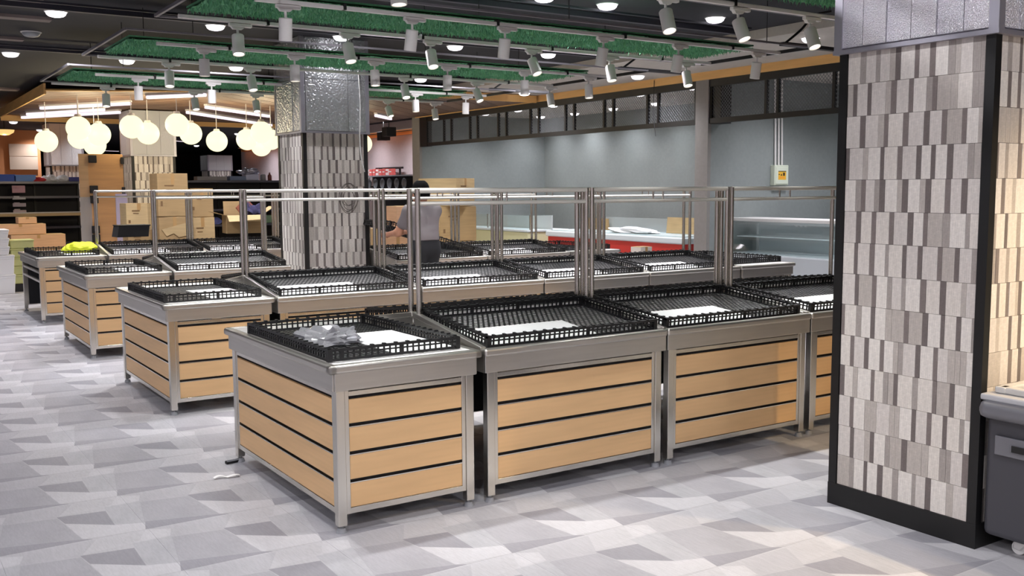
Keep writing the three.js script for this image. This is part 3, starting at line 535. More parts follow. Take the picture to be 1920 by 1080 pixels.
{
  const t = thing('black_tote', 'black plastic tote standing on the farthest row by the wooden door panel', 'tote', [3.06, 0.98, -14.05], 0.05);
  part('body', [prism([[-0.2, 0], [0.2, 0], [0.22, 0.15], [-0.17, 0.15]], 0.28, 0.005)], M.blackMat, t); part('rim', [rbox(0.42, 0.014, 0.31, 0.004, 0.025, 0.15, 0)], M.black, t);
}

// ---------------------------------------------------------------- cartons
function carton(w, h, d, label, pos, turn = 0, mat = M.card, group, marks = true) {
  const t = thing('carton', label, 'carton', pos, turn, group);
  part('body', [rbox(w, h, d, 0.006, 0, h / 2, 0)], mat, t);
  part('flap', [box(w / 2 - 0.002, 0.004, d - 0.004, -w / 4, h + 0.002, 0)], M.cardLight, t); part('flap', [box(w / 2 - 0.002, 0.004, d - 0.004, w / 4, h + 0.002, 0)], M.cardLight, t);
  part('tape', [box(0.05, 0.002, d * 1.0, 0, h + 0.005, 0), box(0.05, h * 0.25, 0.002, 0, h * 0.875, d / 2 + 0.001)], S(C(176, 140, 92), 0.35), t);
  if (marks) part('print', [box(w * 0.3, 0.02, 0.002, -w * 0.12, h * 0.72, d / 2 + 0.001), box(w * 0.22, 0.014, 0.002, -w * 0.12, h * 0.62, d / 2 + 0.001), box(0.03, h * 0.12, 0.002, -w * 0.38, h * 0.3, d / 2 + 0.001)], S(C(120, 92, 60), 0.8), t);
  return t;
}
carton(0.36, 0.66, 0.36, 'lower carton of the short stack left of the tall carton stack', [3.40, 0, -15.1], 0.05, M.card);
carton(0.34, 0.36, 0.34, 'middle carton of the short stack left of the tall carton stack', [3.39, 0.67, -15.1], 0.0, M.card);
carton(0.36, 0.37, 0.34, 'topmost carton beside the pale leaning board, on the short stack', [3.38, 1.04, -15.1], 0.04, M.cardLight);
carton(0.47, 0.60, 0.42, 'bottom carton of the tall stack in front of the far pillar', [3.86, 0, -15.0], 0, M.card);
const torn = carton(0.45, 0.60, 0.4, 'torn middle carton of the tall stack with its front ripped open', [3.86, 0.61, -15.0], -0.03, M.card);
part('torn_edge', [prism([[-0.19, 0.12], [0.2, 0.22], [0.2, 0.03], [0.05, 0.0], [-0.02, 0.06], [-0.12, 0.02]], 0.006)].map((g) => xf(g, 0, 0.3, 0.204)), M.cardLight, torn);
part('slot', [-0.12, -0.04, 0.04, 0.12].map((x) => box(0.045, 0.17, 0.004, x, 0.18, 0.201)), S(C(84, 66, 52), 0.9), torn);
carton(0.44, 0.62, 0.4, 'topmost carton of the tall stack in front of the far pillar', [3.84, 1.22, -15.0], 0.03, M.card);
carton(0.36, 0.62, 0.4, 'bottom carton of the stack right of the tall stack', [4.30, 0, -15.1], 0, M.card);
carton(0.36, 0.56, 0.4, 'middle carton of the stack right of the tall stack', [4.29, 0.63, -15.1], 0, M.cardLight);
carton(0.34, 0.42, 0.38, 'upper carton of the stack right of the tall stack', [4.29, 1.2, -15.1], 0.02, M.card);
// by the worker
carton(0.62, 0.86, 0.5, 'bottom carton of the stack behind the worker by the bay', [6.95, 0, -12.15], 0.02, M.card);
carton(0.58, 0.48, 0.48, 'middle carton of the stack behind the worker by the bay', [6.98, 0.87, -12.15], -0.03, M.card);
carton(0.5, 0.38, 0.62, 'top carton of the stack behind the worker, turned sideways', [6.93, 1.36, -12.15], 0.5, M.cardLight);
carton(0.4, 0.95, 0.3, 'tall brown carton left of the worker seen through the rails', [6.2, 0, -12.4], 0.02, M.carton, null, false);
carton(0.3, 0.4, 0.3, 'brown carton on top of the tall one left of the worker', [6.33, 0.96, -12.4], 0.02, M.carton, null, false);
carton(0.4, 1.05, 0.3, 'pale carton half hidden behind the steel posts right of the middle pillar', [5.85, 0, -12.6], 0.0, M.cardLight, null, false);
carton(0.24, 0.74, 0.2, 'small white carton at the right end of the red chest freezer', [9.5, 0, -10.95], 0.1, S(C(224, 216, 206), 0.8), null, false);
// orange brown cartons at the left
carton(1.1, 0.58, 0.5, 'large bottom carton of the orange brown stack by the foam boxes', [2.45, 0, -19], 0, M.carton, null, false);
carton(0.86, 0.245, 0.46, 'long orange brown carton second from bottom in the left stack', [2.57, 0.6, -18.98], 0, M.carton, null, false);
carton(0.8, 0.175, 0.42, 'orange brown carton third from bottom in the left stack', [2.3, 0.855, -19], 0, M.carton, null, false);
carton(0.29, 0.105, 0.36, 'small topmost carton of the orange brown stack at left', [2.42, 1.04, -19], 0, M.carton, null, false);
// open carton on the farthest row
{
  const t = thing('open_carton', 'open cardboard carton with splayed flaps standing on the farthest row of stands', 'carton', [4.66, 0.975, -14.2], -0.12), w = 0.5, d = 0.36, h = 0.26, k = 0.006;
  part('body', [box(w, k, d, 0, k / 2, 0), box(w, h, k, 0, h / 2, d / 2), box(w, h, k, 0, h / 2, -d / 2), box(k, h, d, -w / 2, h / 2, 0), box(k, h, d, w / 2, h / 2, 0)], M.card, t);
  const flapG = (len, dep) => box(len, dep, k, 0, dep / 2, 0);
  const f1 = part('flap', [flapG(w * 0.98, 0.17)], M.cardLight, t, [0, h, d / 2]); f1.rotation.x = 2.1;
  const f2 = part('flap', [flapG(w * 0.5, 0.2)], M.card, t, [-0.1, h, -d / 2]); f2.rotation.x = -0.15;
  const f3 = part('flap', [flapG(d * 0.98, 0.22)], M.cardLight, t, [w / 2, h, 0]); f3.rotation.set(0, Math.PI / 2, 0); f3.rotation.order = 'YXZ'; f3.rotation.x = 1.0;
  const f4 = part('flap', [flapG(d * 0.98, 0.2)], M.card, t, [-w / 2, h, 0]); f4.rotation.order = 'YXZ'; f4.rotation.y = -Math.PI / 2; f4.rotation.x = 1.3;
  tag(part('folded_carton', [box(0.24, 0.2, 0.008, 0, 0, 0, -0.1, 0.2, 0.7), box(0.2, 0.16, 0.008, -0.02, -0.02, 0.03, -0.2, 0.1, 0.5)], S(C(150, 86, 66), 0.8), scene, [4.70, 1.34, -14.16]), 'reddish brown folded carton sticking out of the open carton', 'carton');
  tag(part('blue_cloth', blob(0.15, 0.13, 0.1, 84, 0.7), S(C(52, 50, 84), 0.9), scene, [4.80, 1.19, -14.2]), 'dark blue cloth heaped inside the open carton', 'cloth');
}
// white foam tubs at the left edge
[[0, 0.30, 0.72, 'lowest'], [0.302, 0.30, 0.72, 'second lowest'], [0.61, 0.13, 0.6, 'third lowest'], [0.742, 0.13, 0.6, 'fourth lowest'], [0.874, 0.13, 0.6, 'topmost']].forEach(([y, h, w, n]) => {
  const t = thing('foam_tub', `white foam tub at the left edge, ${n} of the pile`, 'tub', [2.0 - w / 2 - (w < 0.7 ? 0.06 : 0), y, -17.45], 0, 'white foam tubs'); const d = 0.5;
  part('body', [prism([[-w / 2 + 0.03, 0], [w / 2 - 0.03, 0], [w / 2 - 0.01, h - 0.03], [-w / 2 + 0.01, h - 0.03]], d, 0.006)], M.foam, t); part('rim', [rbox(w, 0.03, d + 0.03, 0.008, 0, h - 0.016, 0), rbox(w - 0.02, 0.016, d + 0.02, 0.005, 0, h - 0.055, 0)], M.foam, t);
});
{ const t = thing('yellow_basket', 'pale yellow green plastic basket stack behind the white foam tubs', 'basket', [2.14, 0.12, -17.6]); for (let i = 0; i < 5; i++) part('basket_rim', [rbox(0.34, 0.13, 0.4, 0.02, 0, 0.07 + i * 0.14, 0), rbox(0.36, 0.02, 0.42, 0.006, 0, 0.135 + i * 0.14, 0)], S(C(196, 200, 140), 0.6), t); part('base', [rbox(0.3, 0.12, 0.36, 0.01, 0, -0.06, 0)], M.blackMat, t); }
// wrapped wooden door panel with black corner guards and pale board
{
  const t = thing('door_panel', 'tall wooden door panel with black corner guards standing in front of shelving', 'panel', [3.28, 0, -16.9], 0.0), w = 0.66, h = 2.18;
  part('panel', [rbox(w, h, 0.06, 0.004, 0, h / 2, 0)], M.doorWood, t);
  part('edge_strip', [box(0.14, h, 0.006, -w / 2 + 0.06, h / 2, 0.034)], S(C(216, 186, 140), 0.6, 0, { map: woodTex }), t);
  part('wrap_film', [box(0.17, 1.2, 0.004, -w / 2 + 0.07, 0.9, 0.042)], M.film, t);
  for (const y of [2.1, 1.62, 1.46, 0.98, 0.84]) part('corner_guard', [rbox(0.12, 0.12, 0.09, 0.008, -w / 2 + 0.2, y, 0.02)], M.blackMat, t);
  for (const y of [2.08, 1.6]) part('corner_guard', [rbox(0.05, 0.11, 0.09, 0.008, w / 2 - 0.01, y, 0.02)], M.blackMat, t);
  tag(part('pale_board', [rbox(0.17, 1.55, 0.03, 0.004, 0, 0.775, 0)], S(C(196, 186, 208), 0.5), scene, [3.42, 0, -16.2]), 'pale lilac board leaning upright beside the wooden door panel', 'board');
}

// ---------------------------------------------------------------- shelving at the back
function gondola(label, x0, x1, z, h, ys) {
  const t = thing('shelving_unit', label, 'shelving', [(x0 + x1) / 2, 0, z]), w = x1 - x0;
  part('back_panel', [box(w, h, 0.03, 0, h / 2, -0.45)], M.blackMat, t); part('base', [box(w, 0.14, 0.5, 0, 0.07, -0.2)], M.blackMat, t);
  for (const y of ys) part('shelf', [box(w, 0.025, 0.46, 0, y, -0.2), box(w, 0.05, 0.012, 0, y - 0.006, 0.035)], S(C(96, 96, 106), 0.28, 0.5), t);
  for (let x = -w / 2; x <= w / 2 + 0.01; x += w / Math.round(w / 0.95)) part('upright', [box(0.04, h, 0.05, x, h / 2, -0.42)], M.black, t);
  return t;
}
gondola('black shelving unit at the left behind the brown cartons', 0.6, 4.2, -23.9, 1.8, [1.79, 1.47, 1.1, 0.8, 0.45]);
gondola('black shelving unit in the middle behind the open carton', 6.3, 9.6, -23.9, 1.82, [1.81, 1.45, 1.12, 0.75, 0.42]);
{ const t = thing('wooden_counter', 'long wooden counter board in front of the left black shelving', 'counter', [2.2, 0, -23.0]); part('top', [rbox(4, 0.055, 0.5, 0.006, 0, 1.1, 0)], M.cardLight, t); part('edge', [box(4, 0.02, 0.02, 0, 1.14, -0.2)], M.white, t); for (const x of [-1.9, 0, 1.9]) part('leg', [box(0.06, 1.08, 0.4, x, 0.54, 0)], M.blackMat, t); }  // white bar along the board paints its highlight
const onTop = (name, g, mat, x, y, z, label, cat) => tag(part(name, g, mat, scene, [x, y, z]), label, cat);
onTop('blue_crate', [rbox(0.62, 0.15, 0.34, 0.01, 0, 0.075, 0), rbox(0.66, 0.02, 0.36, 0.005, 0, 0.145, 0)], S(C(46, 92, 196), 0.5), 2.55, 1.805, -24.05, 'dark blue plastic crate on top of the left shelving', 'crate');
onTop('blue_crate', [rbox(0.4, 0.14, 0.34, 0.01, 0, 0.07, 0), rbox(0.44, 0.02, 0.36, 0.005, 0, 0.135, 0)], S(C(110, 156, 226), 0.5), 3.08, 1.805, -24.05, 'light blue plastic crate on top of the left shelving', 'crate');
onTop('red_packet', blob(0.17, 0.06, 0.12, 86), S(C(206, 56, 60), 0.5), 3.3, 1.805, -23.98, 'red packets heaped on top of the left shelving', 'packet');
onTop('white_bag', blob(0.18, 0.1, 0.14, 87), M.foam, 3.58, 1.805, -24.05, 'white plastic bag beside red packets on the shelving', 'bag');
onTop('white_bag', blob(0.16, 0.09, 0.14, 88), M.foam, 3.86, 1.805, -24.05, 'rightmost white plastic bag on the left shelving', 'bag');
onTop('blue_box', [rbox(0.22, 0.1, 0.3, 0.01, 0, 0.05, 0)], S(C(40, 46, 130), 0.5), 4.07, 1.805, -24.05, 'small navy box at the right end of the left shelving', 'box');
[0, 1, 2, 3].forEach((i) => { const y = [1.64, 1.44, 1.3, 1.16][i]; onTop('hanging_packet', [rbox(0.26, [0.16, 0.05, 0.08, 0.06][i], 0.05, 0.01, 0, 0, 0), rbox(0.12, 0.05, 0.055, 0.01, -0.05, 0.03, 0.002)], S([C(206, 160, 172), C(204, 204, 208), C(196, 184, 196), C(216, 196, 196)][i], 0.5), 2.92, y, -23.84, `pink and white packet hanging on the left shelving, ${ORD[i]} from top`, 'packet'); });
onTop('patterned_box', [rbox(0.72, 0.1, 0.3, 0.01, 0, 0.05, 0)], S(C(150, 150, 152), 0.6), 7.15, 1.825, -24.05, 'long grey box on top of the middle shelving', 'box');
onTop('patterned_box', [rbox(0.4, 0.11, 0.3, 0.01, 0, 0.055, 0)], S(C(110, 128, 160), 0.6), 7.78, 1.825, -24.05, 'blue grey box on top of the middle shelving', 'box');
onTop('tissue_pack', [rbox(0.34, 0.16, 0.28, 0.03, 0, 0.08, 0)], S(C(186, 194, 222), 0.4), 8.14, 1.825, -24.05, 'pale blue wrapped pack on top of the middle shelving', 'pack');
onTop('silver_bag', blob(0.24, 0.09, 0.14, 89, 0.8), S(C(176, 178, 196), 0.3, 0.5), 8.1, 1.985, -24.05, 'shiny silver bags on top of the pale blue pack', 'bag');
onTop('brown_bottle', [lathe([[0, 0], [0.05, 0], [0.05, 0.12], [0.02, 0.17], [0.02, 0.2], [0, 0.2]], 14)], S(C(112, 56, 50), 0.4), 8.62, 1.825, -24.02, 'brown bottle at the right end of the middle shelving', 'bottle');
onTop('clear_jar', [lathe([[0, 0], [0.07, 0], [0.07, 0.13], [0.05, 0.16], [0, 0.16]], 14)], M.greyPlastic, 8.45, 1.825, -24.02, 'grey jar beside the brown bottle on middle shelving', 'jar');
onTop('blue_bag', blob(0.24, 0.12, 0.16, 90), S(C(120, 130, 200), 0.4), 7.1, 0.77, -24.0, 'pale blue bag on a low shelf behind the open carton', 'bag');
onTop('green_bottle_pack', [rbox(0.26, 0.2, 0.2, 0.03, 0, 0.1, 0)], S(C(120, 150, 120), 0.4), 8.5, 0.77, -24.0, 'green pack on a low shelf right of the open carton', 'pack');
// wall shelf with pans on the far side wall
{
  const t = thing('wall_shelf', 'black wall shelf with hanging pans left of the grey bay wall', 'shelf', [11.3, 0, -22.7]);
  part('shelf', [box(0.36, 0.03, 2.9, 0, 1.93, 0)], S(C(196, 198, 206), 0.3, 0.6), t); part('pan_rail', [box(0.04, 0.04, 2.7, -0.05, 1.66, 0), box(0.04, 0.04, 2.7, -0.05, 1.45, 0)], M.black, t); part('back_panel', [box(0.02, 1.3, 2.7, 0.18, 1.3, 0)], M.blackMat, t);
  const pan = (s) => lathe([[0, 0], [s * 0.8, 0], [s, 0.035], [s * 0.97, 0.035], [s * 0.78, 0.006], [0, 0.006]], 18, 0, 0, 0, 0, 0, Math.PI / 2);
  for (let r = 0; r < 2; r++) for (let i = 0; i < 7; i++) { const p = thing('frying_pan', `hanging frying pan, ${ORD[i]} from the left in the ${r ? 'lower' : 'upper'} row under the wall shelf`, 'pan', [11.16, r ? 1.5 : 1.74, -24.0 + i * 0.4], 0, 'frying pans on the wall rack'); part('dish', pan(r ? 0.11 : 0.13), r ? S(C(180, 190, 170), 0.3, 0.4) : S(C(140, 144, 150), 0.3, 0.6), p); part('handle', [box(0.012, 0.12, 0.02, 0, r ? -0.15 : 0.1, 0)], M.black, p); }
  for (let i = 0; i < 8; i++) { const p = thing('red_packet', `red and white packet on the wall shelf, ${ORD[i]} from the left`, 'packet', [11.25, 1.945, -23.8 + i * 0.19], 0, 'packets on the wall shelf'); part('body', [rbox(0.12, 0.15 + 0.02 * (i % 3), 0.15, 0.01, 0, 0.08, 0)], i % 3 ? S(C(206, 96, 92), 0.5) : S(C(224, 206, 204), 0.5), p); part('stripe', [box(0.002, 0.03, 0.12, -0.061, 0.09, 0)], i % 3 ? M.white : M.red, p); }
  const b = thing('black_bar', 'long black bar lying behind the packets on the wall shelf', 'bar', [11.38, 2.13, -22.9]); part('body', [rbox(0.06, 0.05, 1.5, 0.01, 0, 0, 0)], M.black, b); part('stand', [box(0.04, 0.18, 0.04, 0, -0.1, -0.6), box(0.04, 0.18, 0.04, 0, -0.1, 0.6)], M.black, b);
  for (const [x, y, z, n] of [[9.9, 2.86, -19.9, 'near'], [10.6, 2.86, -21.6, 'far']]) { const s = thing('ceiling_speaker', `black box speaker hanging from the ceiling, ${n} one of the pair`, 'speaker', [x, y, z]); part('cabinet', [rbox(0.24, 0.2, 0.24, 0.01, 0, 0, 0)], M.blackMat, s); part('bracket', [bar([0, 0.1, 0], [0, 0.44, 0], 0.01)], M.black, s); }
}
// warm wall with framed panel at the far left
struct('wall_warm_partition', [box(4.2, 3.3, 0.2, 2.3, 1.65, -31)], S(C(206, 140, 92), 0.85));
{ const t = thing('beige_wall_panel', 'beige two-piece panel on the orange-lit wall at far left', 'panel', [3.95, 2.55, -30.85]); part('upper_panel', [rbox(0.72, 0.34, 0.05, 0.004, 0, 0.19, 0)], S(C(196, 172, 150), 0.8), t); part('lower_panel', [rbox(0.72, 0.36, 0.05, 0.004, 0, -0.17, 0)], S(C(196, 176, 156), 0.8), t); }
{ const t = thing('amber_lamp', 'glowing amber ceiling lamp at the far left edge', 'lamp', [3.0, 3.02, -26.4]); part('shade_lamp', [lathe([[0, -0.1], [0.1, -0.09], [0.2, -0.03], [0.22, 0.03], [0, 0.03]], 20)], G.amber, t); part('stem', [bar([0, 0.03, 0], [0, 0.28, 0], 0.015)], M.black, t); lampLight(new THREE.PointLight(C(255, 170, 90), 7, 0, 2), t, [0, -0.14, 0]); }
{ // cove lamp washing the far side wall in orange, hidden on top of the trim
  const t = thing('cove_light', 'orange cove strip along the top of the far side wall', 'light', [11.3, 3.06, -27]); part('channel', [box(0.08, 0.02, 15, 0, 0, 0)], M.white, t); part('lamp_strip', [box(0.05, 0.01, 14.8, 0.0, -0.016, 0)], glow(C(255, 150, 70), 0.8), t);
  const l = new THREE.RectAreaLight(C(255, 150, 70), 9, 14.8, 0.05); l.position.set(0, -0.025, 0); l.rotation.set(-Math.PI / 2, 0, Math.PI / 2); t.add(l);
}

// ---------------------------------------------------------------- bay equipment
{ // curved glass counter in the near bay
  const t = thing('deli_counter', 'white-topped curved glass counter in the bay below the fuse box', 'counter', [10.0, 0, -8.6]), L = 3.3;
  part('body', [rbox(0.95, 0.5, L, 0.02, 0.62, 0.25, 0)], S(C(150, 156, 160), 0.5), t);
  part('front_panel', [rbox(0.06, 0.26, L, 0.02, 0.14, 0.56, 0)], S(C(176, 182, 186), 0.4), t);
  part('deck', [box(0.8, 0.03, L - 0.1, 0.6, 0.66, 0)], S(C(226, 232, 234), 0.4), t);
  const pts = []; for (let i = 0; i <= 10; i++) { const a = i / 10 * Math.PI / 2; pts.push([0.14 + 0.42 * (1 - Math.cos(a)) * 1.0, 0.68 + 0.44 * Math.sin(a)]); }
  const outer = pts, inner = pts.map(([x, y]) => [x + 0.006, y - 0.004]).reverse();
  const gg = prism([...outer, ...inner], L); part('glass_front', [xf(gg, 0, 0, 0)], new THREE.MeshPhysicalMaterial({ color: C(250, 253, 253), roughness: 0.03, transmission: 1, thickness: 0, ior: 1.5 }), t);
  part('top', [rbox(0.5, 0.05, L + 0.04, 0.012, 0.72, 1.14, 0)], M.white, t);
  part('back_wall', [box(0.03, 1.1, L, 1.05, 0.56, 0)], S(C(206, 214, 216), 0.5), t);
  part('inner_shelf', [box(0.35, 0.015, L - 0.2, 0.75, 0.9, 0)], M.rim, t);
  for (const z of [-1.64, 1.64]) part('end_glass', [xf(prism([[0.14, 0.68], ...pts, [1.03, 1.12], [1.03, 0.68]], 0.008), 0, 0, z)], M.glass, t);
}
{ // red chest freezer
  const t = thing('red_freezer', 'long red chest freezer with pale rim in the far bay opening', 'freezer', [10.35, 0, -12.75]), L = 3.5;
  part('body', [rbox(0.95, 0.74, L, 0.02, 0.48, 0.38, 0)], M.red, t);
  part('rim', [rbox(1.02, 0.1, L + 0.06, 0.025, 0.48, 0.79, 0)], M.rim, t); part('inner_deck', [box(0.85, 0.02, L - 0.1, 0.48, 0.845, 0)], S(C(196, 212, 214), 0.4), t);
  part('glass_guard', [box(0.008, 0.24, L - 0.1, 0.7, 0.97, 0)], new THREE.MeshPhysicalMaterial({ color: C(246, 250, 250), roughness: 0.2, transmission: 0.8, thickness: 0 }), t);
  part('vent', [box(0.01, 0.05, 1.2, -0.0, 0.12, 0.6)], M.black, t);
  tag(part('foam_wrap', blob(0.16, 0.05, 0.5, 93, 0.9), S(C(236, 240, 242), 0.5), scene, [10.65, 0.86, -12.5]), 'white foam and plastic wrapping on top of the red freezer', 'wrapping');
  tag(part('cardboard_sheet', [box(0.01, 0.26, 0.9, 0, 0.13, 0, 0, 0, -0.1)], M.cardLight, scene, [11.0, 0.86, -11.6]), 'bent cardboard sheet behind the glass of the red freezer', 'cardboard');
  tag(part('cardboard_sheet', [box(0.01, 0.2, 0.7, 0, 0.1, 0, 0, 0, 0.06)], M.card, scene, [11.0, 0.86, -13.9]), 'small cardboard sheet left on the red freezer', 'cardboard');
}
{ // pale counter with glass case further in
  const t = thing('glass_case', 'pale yellow counter with clear glass case at the far end of the bay', 'display case', [10.15, 0, -16.3]), L = 2.9;
  part('body', [rbox(0.9, 0.8, L, 0.02, 0.46, 0.4, 0)], S(C(214, 214, 172), 0.6), t); part('top', [rbox(0.95, 0.04, L + 0.04, 0.01, 0.46, 0.82, 0)], M.rim, t);
  part('glass_front', [box(0.008, 0.26, L, 0.06, 0.97, 0)], M.glass, t); part('glass_top', [box(0.5, 0.008, L, 0.3, 1.105, 0)], M.glass, t); part('glass_back', [box(0.02, 0.26, L, 0.56, 0.97, 0)], S(C(206, 212, 212), 0.4), t);
  for (const z of [-L / 2, 0, L / 2]) part('mullion', [box(0.02, 0.27, 0.02, 0.06, 0.975, z)], M.steel, t);
}
{ // fuse box with conduits on the bay divider
  const t = thing('fuse_box', 'pale fuse box with yellow warning sticker on the grey bay wall', 'fuse box', [11.39, 1.62, -10.1]);
  part('box', [rbox(0.3, 0.3, 0.09, 0.012, 0, 0.15, 0.045)], S(C(206, 214, 196), 0.45), t); part('door', [rbox(0.26, 0.25, 0.012, 0.006, 0, 0.145, 0.093)], S(C(214, 222, 204), 0.45), t);
  const cv = document.createElement('canvas'); cv.width = 128; cv.height = 112; const g = cv.getContext('2d'); g.fillStyle = '#e6b43a'; g.fillRect(0, 0, 128, 112); g.fillStyle = '#6a5a2c'; g.fillRect(0, 0, 128, 12); g.fillStyle = '#3a3020'; g.fillRect(76, 22, 32, 40); g.fillRect(6, 40, 20, 12); g.beginPath(); g.moveTo(36, 60); g.lineTo(52, 34); g.lineTo(68, 60); g.fill(); g.fillStyle = '#f0a030'; g.fillRect(14, 72, 92, 22);
  const tx = new THREE.CanvasTexture(cv); tx.colorSpace = THREE.SRGBColorSpace;
  const st = new THREE.PlaneGeometry(0.17, 0.13); part('sticker', [xf(flat(st), 0.0, 0.15, 0.1)], S(0xffffff, 0.5, 0, { map: tx }), t);
  for (const x of [-0.075, -0.005, 0.065]) part('conduit', [bar([x, 0.3, 0.03], [x - 0.035, 1.55, 0.03], 0.016, 10)], M.white, t);
  tag(part('hanging_wire', tube([[9.94, 3.18, -11.2], [9.94, 2.7, -11.21], [9.95, 2.36, -11.17]], 0.005, 20, 5), M.blackMat, scene), 'thin dark wire dangling in front of the long grille', 'wire');
}

// ---------------------------------------------------------------- freezer island at the right edge
{
  const t = thing('island_freezer', 'dark grey island freezer with rounded grey bumper beside the near pillar', 'freezer', [3.995, 0, -1.335]), L = 2.1, W = 1.0;
  part('body', [rbox(W - 0.04, 0.55, L - 0.02, 0.03, W / 2 + 0.02, 0.35, 0)], M.freezer, t);
  part('bumper', [rbox(W + 0.05, 0.085, L, 0.035, W / 2, 0.645, 0)], M.bumper, t);
  part('upper_band', [rbox(W, 0.03, L, 0.01, W / 2, 0.695, 0)], S(C(176, 176, 178), 0.4), t);
  part('vent_panel', [rbox(0.014, 0.085, 1.1, 0.004, 0.034, 0.49, -0.44), rbox(0.012, 0.03, 0.96, 0.003, 0.028, 0.489, -0.44)], M.bumper, t); part('vent_slot', [box(0.012, 0.028, 0.94, 0.0245, 0.489, -0.44)], M.black, t);
  part('lid_frame', [rbox(W - 0.1, 0.03, 0.05, 0.008, W / 2, 0.725, -L / 2 + 0.06), rbox(W - 0.1, 0.03, 0.05, 0.008, W / 2, 0.725, L / 2 - 0.06), rbox(0.05, 0.03, L - 0.1, 0.008, 0.08, 0.725, 0), rbox(0.05, 0.03, L - 0.1, 0.008, W - 0.08, 0.725, 0)], S(C(190, 188, 184), 0.4), t);
  part('glass_lid', [box(W - 0.2, 0.006, L - 0.16, W / 2, 0.728, 0)], M.glass, t);
  for (const [x, z] of [[0.14, -0.90], [W - 0.12, -0.90], [0.12, 0.83], [W - 0.12, 0.83]]) { const c = part('caster', [xf(prism([[-0.05, 0.1], [0.03, 0.1], [0.035, 0.03], [0.01, 0.025]], 0.035, 0.004), x, 0, z, 0, Math.PI / 2, 0)], M.white, t); part('wheel', [cyl(0.03, 0.03, 0.02, 20, x, 0.03, z - 0.02, 0, 0, Math.PI / 2)], M.white, c); }
}

